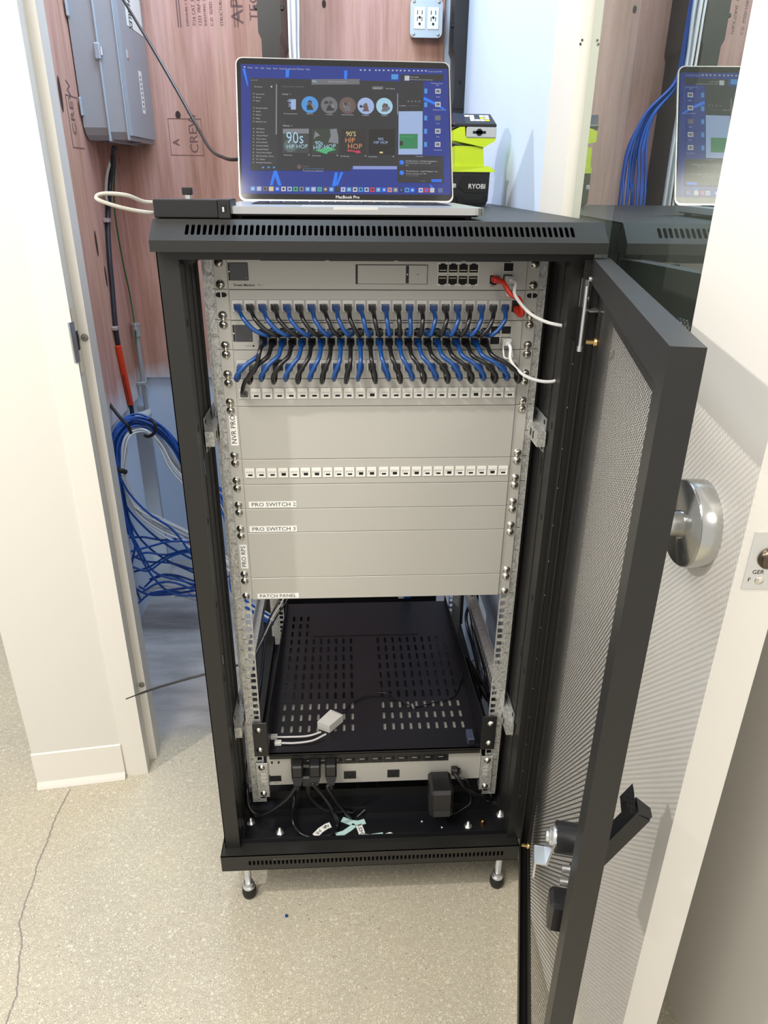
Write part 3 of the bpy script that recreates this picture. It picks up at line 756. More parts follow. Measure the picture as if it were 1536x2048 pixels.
PORTX = [-0.2095 + i * 0.01818 + (0.0016 if i > 11 else 0) for i in range(24)]
def patch_panel(k, label, group, plugs):
    o, z0, z1 = unit('patch_bay', label, 'patch panel', k, 1, group=group, openslot=(k == 23))
    f = bodyplate(o, z0, z1, .018); 
    f.build('faceplate', parent=o)
    zc = (z0 + z1) / 2 - .0008
    for i, x in enumerate(PORTX):
        j = MB(); hw, hh = .0077, .0084; y = -.0034
        dark = (k == 21 and i == 3) or (k == 23 and i == 23)
        j.box((x - hw - .0004, y + .0003, zc - hh - .0004), (x + hw + .0004, y + .0006, zc + hh + .0004), greyink)
        jm = blk_plastic if dark else (silver_edge if plugs and plugs[i] else jackw)
        j.box((x - hw, y - .0012, zc + .0028), (x + hw, y + .0003, zc + hh), jm)
        j.box((x - hw, y - .0012, zc - hh), (x + hw, y + .0003, zc - .0058), jm)
        j.box((x - hw, y - .0012, zc - .0058), (x - hw + .0018, y + .0003, zc + .0028), jm); j.box((x + hw - .0018, y - .0012, zc - .0058), (x + hw, y + .0003, zc + .0028), jm)
        if plugs and plugs[i]: j.box((x - .0059, y, zc - .0058), (x + .0059, y + .0003, zc + .0028), blk_hole)
        else:
            j.box((x - .0059, y - .0003, zc - .0058), (x + .0059, y + .0003, zc + .0028), white_pl)
            j.box((x - .0030, y - .0006, zc - .0054), (x + .0042, y, zc - .0026 + (.0018 if random.random() < .15 else 0)), blk_hole)
            j.box((x - .0059, y - .0008, zc + .0004), (x + .0059, y, zc + .0010), ryo_g)
        j.build('keystone_jack', parent=o)
    return o, zc
def label_strip(o, x, z, w_, h_, st, size, vert=False, y=-.0036):
    l = MB()
    l.box((x, y, z), (x + w_, y + .0004, z + h_), paper)
    if vert: l.text(st, size, (x + w_ * .76, y - .0002, z + h_ * .06), (0, 0, 1), (-1, 0, 0), ink, sx=1.0)
    else: l.text(st, size, (x + w_ * .05, y - .0002, z + h_ * .22), (1, 0, 0), (0, 0, 1), ink, sx=1.12)
    l.build('name_label', parent=o, label='white label printed ' + st)

# 24U gateway
gw_, z0, z1 = unit('network_gateway', 'silver rack gateway with a small grey screen, drive bay and eight ports, topmost unit', 'network gateway', 24, 1)
f = bodyplate(gw_, z0, z1, .26)
for a, c in ((-.172, -.078), (-.072, .022), (.028, .122), (.128, .196)): f.box((a, -.0032, z1 - .0035), (c, -.0029, z1 - .0022), ink)
f.text('Dream Machine', .0048, (-.2130, -.0032, z0 + .0045), (1, 0, 0), (0, 0, 1), ink, bold=.0001); f.text('Pro', .0048, (-.1775, -.0032, z0 + .0045), (1, 0, 0), (0, 0, 1), greyink)
for i in range(4):
    f.text('1234'[i], .0035, (.0938 + i * .0152, -.0032, z0 + .0402), (1, 0, 0), (0, 0, 1), ink); f.text('5678'[i], .0035, (.0938 + i * .0152, -.0032, z0 + .0038), (1, 0, 0), (0, 0, 1), ink)
f.text('RESET', .003, (.199, -.0032, z0 + .0065), (1, 0, 0), (0, 0, 1), ink); f.text('WAN', .003, (.166, -.0032, z0 + .0045), (1, 0, 0), (0, 0, 1), ink)
f.build('faceplate', parent=gw_)
def touchscreen(o, z0):
    s = MB(); zc = z0 + .0250
    s.box((-.2160, -.0042, zc - .0125), (-.1905, -.003, zc + .0125), touch, .002); s.box((-.2195, -.0036, zc - .0125), (-.2165, -.003, zc + .0125), ink, .0005)
    s.disc((-.2180, -.0038, zc), (0, -1, 0), .0011, .0011, white_pl); s.disc((-.1935, -.0044, zc - .009), (0, -1, 0), .0006, .0006, ryo_g)
    s.build('touchscreen', parent=o, label='small square grey screen')
touchscreen(gw_, z0)
hb_ = MB()
hb_.box((-.0340, -.0034, z0 + .0080), (.0725, -.0029, z1 - .0080), ink); hb_.box((-.0310, -.0046, z0 + .0086), (.0717, -.0030, z1 - .0086), silver, .0004)
hb_.box((.0400, -.0049, z0 + .0095), (.0445, -.0045, z1 - .0095), ink, .0001); hb_.disc((.0422, -.0050, z0 + .022), (0, -1, 0), .0011, .0011, white_pl)
hb_.disc((.0575, -.0050, z0 + .022), (0, -1, 0), .0008, .0008, ink)
hb_.build('drive_bay', parent=gw_, label='drive bay door')
def rj45(mb, x, zc, flip=1, w_=.0064, h_=.0056):
    y = -.0034
    mb.box((x - w_ - .0008, y, zc - h_ - .0008), (x + w_ + .0008, y + .0006, zc + h_ + .0008), goldpin)
    mb.box((x - w_, y - .0003, zc - h_), (x + w_, y, zc + h_), blk_hole)
    mb.box((x - w_ * .55, y - .0003, zc + flip * h_), (x + w_ * .55, y, zc + flip * (h_ + .0016)), blk_hole)
    mb.box((x - w_ * .8, y - .0006, zc - flip * h_ * .55), (x + w_ * .8, y - .0003, zc - flip * h_ * .35), goldpin)
for i in range(4):
    for r_i, zc in enumerate((z0 + .0305, z0 + .0145)):
        p = MB(); p.box((.0870 + i * .01525, -.0032, zc - .0083), (.0870 + (i + 1) * .01525 + .0005, -.0030, zc + .0083), goldpin if 0 else silver_edge); rj45(p, .0948 + i * .01525, zc, 1 if r_i == 0 else -1); p.build('ethernet_port', parent=gw_)
p = MB(); rj45(p, .1725, z0 + .0150, -1, .0068, .0062); p.build('ethernet_port', parent=gw_)
def sfp(o, x, zc, empty=True):
    p = MB(); p.box((x - .0078, -.0036, zc - .0062), (x + .0078, -.0031, zc + .0062), silver_edge); p.box((x - .0070, -.0039, zc - .0056), (x + .0070, -.0036, zc + .0056), blk_hole); p.build('sfp_cage', parent=o)
sfp(gw_, .1925, z0 + .0330); sfp(gw_, .1925, z0 + .0170)

# patch panels
pp23, ZP23 = patch_panel(23, 'silver patch panel fully cabled, directly below the gateway', 'silver patch panels', [1] * 24)
pp21, ZP21 = patch_panel(21, 'silver patch panel fully cabled, directly below the switch', 'silver patch panels', [1] * 24)
pp20, ZP20 = patch_panel(20, 'silver patch panel with white jacks and one black cable in its first port', 'silver patch panels', [1] + [0] * 23)
pp17, ZP17 = patch_panel(17, 'silver patch panel with a full row of empty white jacks between blank panels', 'silver patch panels', None)

# 22U switch
swt, z0, z1 = unit('network_switch', 'silver 48-port network switch between two cabled patch panels', 'network switch', 22, 1)
f = bodyplate(swt, z0, z1, .26)
for a, c in ((-.172, -.078), (-.072, .022), (.028, .122), (.128, .196)): f.box((a, -.0032, z1 - .0035), (c, -.0029, z1 - .0022), ink)
f.text('USW', .0042, (-.2020, -.0032, z0 + .0045), (1, 0, 0), (0, 0, 1), greyink); f.cyl((-.1900, -.0032, z0 + .006), (-.1900, -.0030, z0 + .006), .0016, ink)
f.build('faceplate', parent=swt)
touchscreen(swt, z0)
SWX = [-0.1745 + i * 0.01468 for i in range(24)]
ZS1, ZS0 = z0 + .0262, z0 + .0130
for zc, fl in ((ZS1, 1), (ZS0, -1)):
    for x in SWX:
        p = MB(); rj45(p, x, zc, fl, .0060, .0052); p.build('ethernet_port', parent=swt)
for x in (.1790 + .001, .1965): sfp(swt, x, z0 + .0300); sfp(swt, x, z0 + .0140)

# blank panels
def blank(k, h, label, lab=None):
    o, z0, z1 = unit('blanking_plate', label, 'blank panel', k, h, group='silver blank panels')
    bodyplate(o, z0, z1, .012).build('faceplate', parent=o)
    return o, z0, z1
o, z0, z1 = blank(18, 2, 'tall silver blank panel with an upright white label reading NVR PRO'); label_strip(o, -.2365, z0 + .023, .0125, .050, 'NVR PRO', .0115, True, y=-.0008)
o, z0, z1 = blank(16, 1, 'silver blank panel labelled PRO SWITCH 2'); label_strip(o, -.2150, z0 + .0025, .0790, .0112, 'PRO SWITCH 2', .0098)
o, z0, z1 = blank(15, 1, 'silver blank panel labelled PRO SWITCH 3'); label_strip(o, -.2170, z0 + .0012, .0800, .0112, 'PRO SWITCH 3', .0098)
o, z0, z1 = blank(13, 2, 'tall silver blank panel with an upright white label reading PRO RPS'); label_strip(o, -.2370, z0 + .018, .0125, .047, 'PRO RPS', .0110, True, y=-.0008)
o, z0, z1 = blank(12, 1, 'lowest silver blank panel, labelled PATCH PANEL'); label_strip(o, -.2120, z0 + .0022, .0730, .0102, 'PATCH PANEL', .0090)

# ------------------------------------------------------------------ patch cables
ORD = ['first', 'second', 'third', 'fourth', 'fifth', 'sixth', 'seventh', 'eighth', 'ninth', 'tenth', 'eleventh', 'twelfth', 'thirteenth']
def boot(parent, p, d, m, lab=None):
    """plug + strain relief at port point p leaving along d"""
    g = MB(); d = Vector(d).normalized(); x = Vector((1, 0, 0)); v = d.cross(x).normalized(); x = v.cross(d).normalized()
    secs = [(0, .0058, .0048), (.003, .0060, .0050), (.008, .0057, .0047), (.011, .0045, .0042), (.016, .0037, .0037)]
    vs = []
    for h, a, c in secs:
        q = p + d * h
        for (i, j) in ((-1, -.6), (-.6, -1), (.6, -1), (1, -.6), (1, .6), (.6, 1), (-.6, 1), (-1, .6)): vs.append(q + x * (a * i) + v * (c * j))
    fs = [(k * 8 + i, k * 8 + (i + 1) % 8, (k + 1) * 8 + (i + 1) % 8, (k + 1) * 8 + i) for k in range(len(secs) - 1) for i in range(8)]
    g.add(vs, fs + [list(range(8))[::-1], list(range(32, 40))], m)
    g.build('plug', parent=parent)
def cable(name, label, group, m, pts, plugs, r=.0033, cat='cable', n=8):
    o = thing(name, label, cat, pts[0], group)
    MB().tube(pts, r, m, n=n, res=7).build('cord', parent=o)
    for p, d in plugs: boot(o, p, d, m)
    return o
YF_ = -0.0036
V = Vector
cnt = {'blue': 0, 'black': 0}
for i in range(23):
    colr = 'blue' if i % 2 == 0 else 'black'; m = blue_cable if colr == 'blue' else blk_cable
    cnt[colr] += 1
    x0, x1 = PORTX[i], SWX[i + 1]; za, zb = ZP23 - .0015, ZS1
    dx = x1 - x0; s = max(-1, min(1, dx / .05)); j = random.uniform(-.0012, .0012)
    a, c = V((x0, YF_, za)), V((x1, YF_, zb))
    d0 = V((.30 * s, -1, -.22)); d1 = V((-.10 * s, -1, .02))
    e0, e1 = a + d0.normalized() * .019, c + d1.normalized() * .018
    pts = [a + d0.normalized() * .011, e0, V((x0 + dx * .16 + s * .003 + j, -.036, za - .012)), V((x0 + dx * .50, -.0400, (za + zb) / 2 - .007)), V((x0 + dx * .86, -.036, zb + .002)), e1, c + d1.normalized() * .011]
    cable('patch_cable', '%s patch cable above the switch, %s of the %s ones counted from the left' % (colr, ORD[cnt[colr] - 1], colr), 'patch cables above the switch', m, pts, [(a, d0), (c, d1)])
cnt = {'blue': 0, 'black': 0}
for i in range(24):
    colr = 'blue' if i % 2 == 0 else 'black'; m = blue_cable if colr == 'blue' else blk_cable
    cnt[colr] += 1
    x0, x1 = SWX[i], PORTX[i]; za, zb = ZS0, ZP21 - .0015
    dx = x1 - x0; s = max(-1, min(1, dx / .05)); j = random.uniform(-.0012, .0012)
    a, c = V((x0, YF_, za)), V((x1, YF_, zb))
    d0 = V((.15 * s, -1, -.22)); d1 = V((.30 * s, -1, -.30))
    e0 = a + d0.normalized() * .019; e1 = c + d1.normalized() * .016
    low = zb - .0125 - (0.004 if colr == 'black' else 0); sg = 1 if dx > 0 else -1
    pts = [a + d0.normalized() * .012, e0, V((x0 + dx * .16, -.040, za - .014)), V((x0 + dx * .62 + j, -.047, zb + .013)), V((x1 + dx * -.02 + sg * .0035, -.046, zb - .004)), V((x1 + sg * .0045, -.036, low - .001)), V((x1 + sg * .0025, -.026, low + .002)), e1, c + d1.normalized() * .009]
    cable('patch_cable', '%s patch cable below the switch, %s of the %s ones counted from the left' % (colr, ORD[cnt[colr] - 1], colr), 'patch cables below the switch', m, pts, [(a, d0), (c, d1)])
a, c = V((SWX[0], YF_, ZS1)), V((PORTX[0], YF_, ZP20 - .001))
d0, d1 = V((0, -1, -.5)), V((.12, -1, .35))
cable('patch_cable', 'long black patch cable crossing down to the first white jack', 'long patch cable', blk_cable,
      [a + d0.normalized() * .012, a + d0.normalized() * .024, V((SWX[0] - .001, -.048, ZS0 - .004)), V((SWX[0] - .009, -.052, ZP21 + .006)), V((PORTX[0] + .009, -.044, ZP20 + .030)), V((PORTX[0] + .001, -.027, ZP20 + .008)), c + d1.normalized() * .012], [(a, d0), (c, d1)])
# red cable
a, c = V((.1725, YF_, zu(24) + .0165)), V((PORTX[23], YF_, ZP23 - .003))
d0, d1 = V((.45, -1, -.1)), V((.15, -1, -.5))
cable('patch_cable', 'short red patch cable joining the gateway to the end port below', 'red patch cable', red_cable,
      [a + d0.normalized() * .012, V((.181, -.028, a.z - .002)), V((.192, -.037, a.z - .018)), V((.205, -.037, c.z + .018)), V((.2125, -.032, c.z - .001)), V((PORTX[23] + .002, -.024, c.z - .007)), c + d1.normalized() * .010], [(a, d0), (c, d1)], r=.0034)
# white fibre leads
def fibre(label, x, z, path):
    o = thing('fibre_cable', label, 'cable', (x, 0, z), 'white fibre leads')
    g = MB(); g.box((x - .0066, -.020, z - .0052), (x + .0066, -.0035, z + .0052), white_pl, .001); g.box((x - .0045, -.026, z - .0035), (x + .0045, -.020, z + .0035), mat('clear_grey_boot', (.6, .62, .65), .3), .001)
    g.build('plug', parent=o)
    g = MB(); g.tube([(x - .0062, -.018, z - .004), (x - .0066, -.030, z - .016), (x - .0050, -.034, z - .020), (x + .0050, -.034, z - .020), (x + .0066, -.030, z - .016), (x + .0062, -.018, z - .004)], .0012, white_cable, n=6, res=3)
    g.build('pull_tab', parent=o)
    MB().tube(path, .0026, white_cable).build('cord', parent=o)
z24, z22 = zu(24) + .0165, zu(22) + .0140
fibre('white fibre lead curving from the gateway to the right post', .1935, z24, [V((.1935, -.022, z24)), V((.198, -.034, z24 - .002)), at(1030, 590, -.044), at(1058, 625, -.05), at(1090, 643, -.055), at(1122, 651, -.058), at(1146, 655, -.050), V((.272, -.030, 1.16)), V((.272, .05, 1.10))])
fibre('white fibre lead drooping from the switch to the right post', .1965, z22, [V((.1965, -.022, z22)), V((.1985, -.034, z22 - .005)), at(1022, 722, -.042), at(1045, 748, -.05), at(1075, 761, -.055), at(1105, 763, -.056), at(1128, 754, -.048), V((.272, -.030, 1.08)), V((.272, .05, 1.05))])

# ------------------------------------------------------------------ shelf
SHZ = 0.325
shf = thing('rack_shelf', 'black vented cantilever shelf bolted low in the rack', 'shelf', (0, 0.25, SHZ - .01))
s = MB(); SX = 0.2125
rows = 14; z_ = SHZ
cellsz = []
Oy = 0.055; rl = 0.0345
def shelfcells():
    full = []; holes_ = []
    xs = [-0.192 + i * 0.0184 for i in range(9)] + [0.0225 + i * 0.0184 for i in range(10)]
    return xs
xs = shelfcells(); hw = .0092
# plate built row by row: slots in two fields
prev = 0.0
s.prism([(-SX, 0, z_), (SX, 0, z_), (SX, Oy, z_), (-SX, Oy, z_)], (0, 0, -.0016), blackin)
for r in range(13):
    y0 = Oy + r * rl; y1 = y0 + rl
    hasmid = r < 10
    cur = -SX
    use = [x for x in xs if (hasmid or x < -.13 or x > .16)]
    if not hasmid: use = [x for x in xs if x < -.13]
    for x in use:
        if x - hw > cur + 1e-5: s.holes((0, 0, z_), (1, 0, 0), (0, 1, 0), [(cur, y0, x - hw, y1)], None, .0016, blackin)
        s.holes((0, 0, z_), (1, 0, 0), (0, 1, 0), [(x - hw, y0, x + hw, y1)], (.0031, .0115, True), .0016, blackin)
        cur = x + hw
    s.holes((0, 0, z_), (1, 0, 0), (0, 1, 0), [(cur, y0, SX, y1)], None, .0016, blackin)
ye = Oy + 13 * rl
s.prism([(-SX, ye, z_), (SX, ye, z_), (SX, .56, z_), (-SX, .56, z_)], (0, 0, -.0016), blackin)
s.box((-.14, .405, z_), (.125, .54, z_ + .0012), blackin)
s.box((-SX, -.004, z_ - .0095), (SX, -.0025, z_ + .001), black); s.box((-SX, -.004, z_ - .0015), (SX, .004, z_), black)
for sx in (-1, 1):
    s.prism([(sx * SX, -.001, z_ - .001), (sx * SX, .56, z_ - .001), (sx * SX, .56, z_ + .018), (sx * SX, .06, z_ + .075), (sx * SX, -.001, z_ + .0795)], (sx * .0016, 0, 0), blackin)
s.build('tray', parent=shf, label='black slotted shelf plate')
for sx in (-1, 1):
    e = MB(); e.box((sx * .2130, -.0022, zu(3) + .033), (sx * .2415, 0.0, zu(3) + .118), blk_plastic, .0008); e.build('mounting_ear', parent=shf)
    for z in (zu(3) + .050, zu(3) + .100): screw(shf, sx * .2300, z, -.0022)

# ------------------------------------------------------------------ power unit
pdu = thing('power_distribution_unit', 'silver rack power unit with rows of black outlets at the bottom of the rack', 'power unit', (0, .1, .238))
PX0, PX1 = -.2195, .2175; PZ0, PZ1 = .238, .3185; PY = .004
f = MB(); f.box((PX0, PY, PZ0), (PX1, .17, PZ1), silver, .001)
for ix, iz in ((0, 0), (1, 0), (0, 1), (1, 1)): f.box((-.2110 + ix * .0135, PY - .0004, .2965 + iz * .0125), (-.2075 + ix * .0135, PY, .3025 + iz * .0125), blk_hole)
f.disc((.1665, PY - .0004, .3115), (0, -1, 0), .0014, .0014, blk_hole)
for i in range(12): f.text('%d' % (i + 1), .0028, (-.128 + i * .0268, PY - .0004, .2855), (1, 0, 0), (0, 0, 1), greyink)
f.text('PDU', .0035, (-.2060, PY - .0004, .2435), (1, 0, 0), (0, 0, 1), greyink)
f.build('housing', parent=pdu)
e = MB(); e.box((-.2150, PY - .0008, .2490), (-.1925, PY, .2640), blk_hole, .001); e.box((-.2170, PY - .0006, .2480), (-.2145, PY, .2660), ink); e.build('status_screen', parent=pdu, label='small black display')
def outlet(mb, x, z, w_=.0125, h_=.0105, y=PY):
    mb.box((x - w_, y - .0010, z - h_), (x + w_, y, z + h_), blk_plastic, .0005)
    mb.box((x - .0068, y - .0013, z), (x - .0050, y - .0009, z + .0058), ryo_g if 0 else blk_hole); mb.box((x + .0046, y - .0013, z), (x + .0064, y - .0009, z + .0058), blk_hole)
    mb.cyl((x, y - .0013, z - .004), (x, y - .0009, z - .004), .0024, blk_hole, n=10)
for x in (-.0520, .0375): m_ = MB(); outlet(m_, x, .2600); m_.build('outlet', parent=pdu)
for i in range(12):
    x = -.1580 + i * .0268; m_ = MB(); m_.box((x - .0132, PY - .0010, .2910), (x + .0132, PY, .3175), blk_plastic, .0005)
    m_.box((x - .008, PY - .0013, .3015), (x + .002, PY - .0010, .3030), ryo_g); m_.box((x + .004, PY - .0013, .2985), (x + .0095, PY - .0009, .3055), blk_hole); m_.build('outlet', parent=pdu)
for sx in (-1, 1):
    e = MB(); e.box((sx * .2175, -.0018, .212), (sx * .2415, 0, .303), galv, .0006); e.box((sx * .2175, 0, .212), (sx * .2190, .06, .303), galv2)
    for z in (.252, .262, .272): e.box((sx * .2275 - .005, -.0021, z), (sx * .2275 + .005, -.0017, z + .006), silver_edge)
    e.build('mounting_bracket', parent=pdu)
    screw(pdu, sx * .2300, .2930, -.0018); screw(pdu, sx * .2295, .2225, -.0018)
e = MB(); rj45(e, .1670, .2680, 1, .0075, .0085); e.build('ethernet_port', parent=pdu)
e = MB(); e.text('RESET', .003, (.182, PY - .0004, .2440), (1, 0, 0), (0, 0, 1), greyink); e.build('printed_mark', parent=pdu)

# power leads
def plead(label, pl_pts, path, r=.0036, two=True):
    o = thing('power_cable', label, 'power cord', path[0], 'black power cords at the power unit')
    g = MB(); p0, p1 = V(pl_pts[0]), V(pl_pts[1])
    mid = p0.lerp(p1, .5)
    g.box((p0.x - .0115, -.026, p0.z - .019), (p0.x + .0115, PY - .0012, p0.z + .010), blk_plastic, .003)
    g.prism([(p0.x - .0115, -.026, p0.z - .018), (p0.x + .0115, -.026, p0.z - .018), (p0.x + .0065, -.032, p0.z - .034), (p0.x - .0065, -.032, p0.z - .034)], (0, .016, 0), blk_plastic)
    for k in range(4): g.cyl((p1.x, -.026, p1.z + .012 - k * .004), (p1.x, -.026, p1.z + .0098 - k * .004), .0066 - k * .0006, blk_plastic, n=14)
    g.build('plug', parent=o)
    MB().tube(path, r, blk_cable, n=10).build('cord', parent=o)
    return o
ZQ = .3040
plead('black power cord leaving the leftmost plug and sweeping out to the left rail', ((-.157, 0, ZQ), (-.157, 0, ZQ - .045)),
      [V((-.157, -.026, ZQ - .040)), at(589, 1578, -.028), at(572, 1600, -.03), at(540, 1622, -.03), at(515, 1630, -.025), at(498, 1612, -.01), at(494, 1575, .012), at(490, 1540, .05), V((-.245, .12, .36)), V((-.245, .3, .40))])
plead('black power cord dropping from the second plug into a long loop over the tray', ((-.122, 0, ZQ), (-.122, 0, ZQ - .040)),
      [V((-.122, -.026, ZQ - .038)), at(625, 1568, -.03), at(645, 1590, -.03), at(664, 1618, -.035), atz(675, 1648, .157), atz(664, 1668, .157), atz(632, 1675, .1555), atz(602, 1667, .157), atz(585, 1640, .165), at(588, 1600, -.01), at(592, 1570, .03), V((-.15, .25, .20))])
plead('black power cord falling from the third plug behind the tray', ((-.090, 0, ZQ), (-.090, 0, ZQ - .045)),
      [V((-.090, -.026, ZQ - .040)), at(655, 1575, -.03), at(675, 1605, -.025), at(695, 1630, -.015), at(710, 1636, -.005), at(735, 1615, .01), at(760, 1592, .04), V((-.02, .25, .21))])
o = thing('power_cable', 'black power cord hanging between the first two plugs under an angled plug', 'power cord', (-.14, -.02, .27), 'black power cords at the power unit')
g = MB(); p_ = at(616, 1555, -.012); g.box((p_.x - .013, -.026, p_.z - .012), (p_.x + .013, PY - .001, p_.z + .014), blk_plastic, .003)
for k in range(5): g.cyl((p_.x, -.016, p_.z - .012 - k * .0045), (p_.x, -.016, p_.z - .0145 - k * .0045), .0082 - k * .0007, blk_plastic, n=14)
g.build('plug', parent=o)
MB().tube([at(614, 1578, -.016), at(625, 1600, -.014), at(650, 1618, -.01), at(685, 1622, .0), at(715, 1608, .02), V((-.03, .2, .21))], .0036, blk_cable, n=10).build('cord', parent=o)
# wall wart
ad = thing('power_adapter', 'black ribbed plug-in power adapter hanging on the power unit', 'power adapter', (.1310, -.02, .196))
g = MB(); g.box((.1085, -.060, .197), (.1545, PY - .001, .267), blk_plastic, .006)
for k in range(9): g.box((.1078, -.052, .201 + k * .0062), (.1095, -.030, .2040 + k * .0062), blk_rubber, .0005); g.box((.1535, -.052, .201 + k * .0062), (.1552, -.030, .2040 + k * .0062), blk_rubber, .0005)
g.box((.116, -.0606, .203), (.148, -.0598, .219), mat('grey_adapter_label', (.03, .03, .032), .5)); g.build('housing', parent=ad)
g = MB(); g.tube([V((.128, -.02, .200)), at(885, 1622, -.02), at(905, 1628, -.02), at(925, 1618, -.012), at(942, 1598, 0.0), V((.19, .06, .21))], .0016, blk_cable, n=6); g.build('cord', parent=ad)
o = thing('power_cable', 'thick black cord bending right from beside the power adapter', 'power cord', (.165, 0, .26))
g = MB(); g.box((.1560, -.012, .262), (.1690, PY - .001, .278), blk_plastic, .002); g.build('plug', parent=o)
MB().tube([V((.1625, -.010, .268)), at(920, 1562, -.02), at(935, 1580, -.018), at(958, 1592, -.012), at(982, 1597, .008), V((.236, .05, .22))], .0042, blk_cable, n=10).build('cord', parent=o)
o = thing('network_cable', 'thin black network lead in the small port right of the adapter', 'cable', (.167, 0, .26))
boot(o, V((.1670, PY - .003, .266)), V((0, -1, -.4)), blk_cable); MB().tube([V((.167, -.014, .259)), at(932, 1560, -.02), at(938, 1580, -.008), V((.18, .03, .21))], .0024, blk_cable).build('cord', parent=o)

# ------------------------------------------------------------------ things on the shelf
wc = thing('led_controller', 'small white controller box with two white leads lying on the black shelf', 'controller', (-.092, .065, SHZ))
g = MB()
cA, cB, cC, cD = atz(634.5, 1443.6, SHZ + .019), atz(659, 1452, SHZ + .019), atz(686, 1429.6, SHZ + .019), atz(661, 1419, SHZ + .019)
def low(p): return V((p.x, p.y, SHZ + .0005))
g.prism([low(cA), low(cB), low(cC), low(cD)], (0, 0, .0185), white_pl)
e1_, e2_ = (cB - cA), (cD - cA)
for k in range(5):
    q = cD + (cC - cD) * (.18 + .15 * k); g.box((q.x - .001, q.y - .004, q.z - .0012), (q.x + .001, q.y + .001, q.z + .0002), ryo_g)
g.build('housing', parent=wc)
for k, (pa, pb2, pc, pe) in enumerate((((642, 1464), (615, 1472), (575, 1474), (552, 1474)), ((652, 1468), (625, 1481), (590, 1486), (560, 1486)))):
    l = MB(); a = atz(*pa, SHZ + .008); c = atz(*pe, SHZ + .004)
    l.tube([a, atz(*pb2, SHZ + .005), atz(*pc, SHZ + .004), c], .0021, white_cable)
    l.box((c.x - .011, c.y - .005, SHZ + .0005), (c.x + .003, c.y + .005, SHZ + .009), white_pl, .001); l.build('lead', parent=wc)
o = thing('thin_cable', 'thin black lead trailing from the white controller across the shelf', 'cable', (0, .15, SHZ))
MB().tube([atz(688, 1422, SHZ + .012), atz(700, 1408, SHZ + .003), atz(735, 1390, SHZ + .004), atz(770, 1386, SHZ + .006), atz(800, 1400, SHZ + .004), atz(828, 1413, SHZ + .002), atz(870, 1404, SHZ + .002), atz(908, 1392, SHZ + .003), atz(921, 1362, SHZ + .004), atz(930, 1335, SHZ + .01), at(945, 1322, .33), at(950, 1300, .40), V((.235, .45, .50))], .0014, blk_cable, n=6).build('cord', parent=o)
q = atz(826, 1410, SHZ + .002); g = MB(); g.cyl((q.x - .002, q.y, SHZ + .004), (q.x, q.y - .014, SHZ + .0045), .0026, zinc, n=10); g.build('metal_tip', parent=o, label='small silver connector')
q = atz(942, 1490, SHZ)
g = MB(); g.box((q.x - .007, q.y, SHZ + .0003), (q.x + .007, q.y + .03, SHZ + .016), mat('dark_blue_grey_plastic', (.05, .06, .10), .4), .001); g.box((q.x - .005, q.y - .0004, SHZ + .003), (q.x + .005, q.y, SHZ + .013), blk_hole)
g.build('keystone_insert', label='small dark keystone insert at the right front of the shelf', cat='connector')

# cables inside the rear of the rack
for i, (px0, dx, lab) in enumerate(((935, 0, 'left'), (950, 1, 'middle'), (962, 2, 'right'))):
    MB().tube([at(944 + i * 4, 1150, .42), at(944 + i * 5, 1195, .42), at(932 + i * 12, 1235, .42), at(945 + i * 12, 1290, .36), at(956 + i * 14, 1340, .28), at(960 + i * 14, 1400, .24), V((.225, .26, .36))], .0040, blk_cable, n=8).build('network_cable', label='%s one of three black cords hanging inside the rack at the right rear' % lab, cat='cable', group='black cords inside the right rear')
for i in range(3):
    MB().tube([at(590 - i * 7, 1150, .44), at(574 - i * 8, 1200, .42), at(552 - i * 6, 1235, .38), at(530 - i * 3, 1275, .30), at(512 - i, 1310, .20), V((-.252, .16, .42))], .0022, grey_cable if i == 1 else blk_cable, n=6).build('network_cable', label=('thin grey cord' if i == 1 else ('thin black cord nearest the shelf' if i == 0 else 'thin black cord nearest the left rail')) + ' slanting down inside the left of the rack', cat='cable', group='thin cords inside the left of the rack')
tie = MB()
for i in range(9):
    x = .098 + i * .0038 - .004; mcol = white_cable if i < 4 else blue_cable2
    MB().tube([V((x * .9 + .01, .60, .78)), V((x, .60, .62)), V((x - .004 + i * .0008, .60, .50)), V((x - .006, .60, .44)), V((x, .62, .30))], .0026, mcol, n=6).build('network_cable', label=('white' if i < 4 else 'blue') + ' cable in the tied bundle behind the shelf', cat='cable', group='tied bundle behind the shelf')

# label scraps on the tray
def strip(name, label, pts, w_, m, txt=None, cat='label scrap'):
    g = MB(); P = [atz(*p, .1508) for p in pts]
    for i in range(len(P) - 1):
        t_ = (P[min(i + 1, len(P) - 1)] - P[max(i - 1, 0)]).normalized(); t2 = (P[min(i + 2, len(P) - 1)] - P[i]).normalized()
        a_, b_ = V((-t_.y, t_.x, 0)) * w_ / 2, V((-t2.y, t2.x, 0)) * w_ / 2
        g.prism([P[i] - a_, P[i + 1] - b_, P[i + 1] + b_, P[i] + a_], (0, 0, .0005 + .0006), m)
    if txt:
        n_ = len(txt)
        for k, ch in enumerate(txt):
            f_ = .12 + .8 * k / n_; j = f_ * (len(P) - 1); i = int(j); q = P[i].lerp(P[i + 1], j - i); t_ = (P[i + 1] - P[i]).normalized(); nv = V((-t_.y, t_.x, 0))
            g.text(ch, w_ * .85, q - nv * w_ * .30 + V((0, 0, .0014)), t_, nv, ink)
    g.build(name, label=label, cat=cat)
strip('label_scrap', 'curled white label printed NVR PR lying on the base tray', [(661, 1650), (653, 1653), (641, 1661), (630, 1672)], .0135, paper, 'NVR PR')
strip('label_scrap', 'curved mint backing strip lying beside the curled white label', [(672, 1671), (688, 1666), (700, 1658), (710, 1650)], .011, backing)
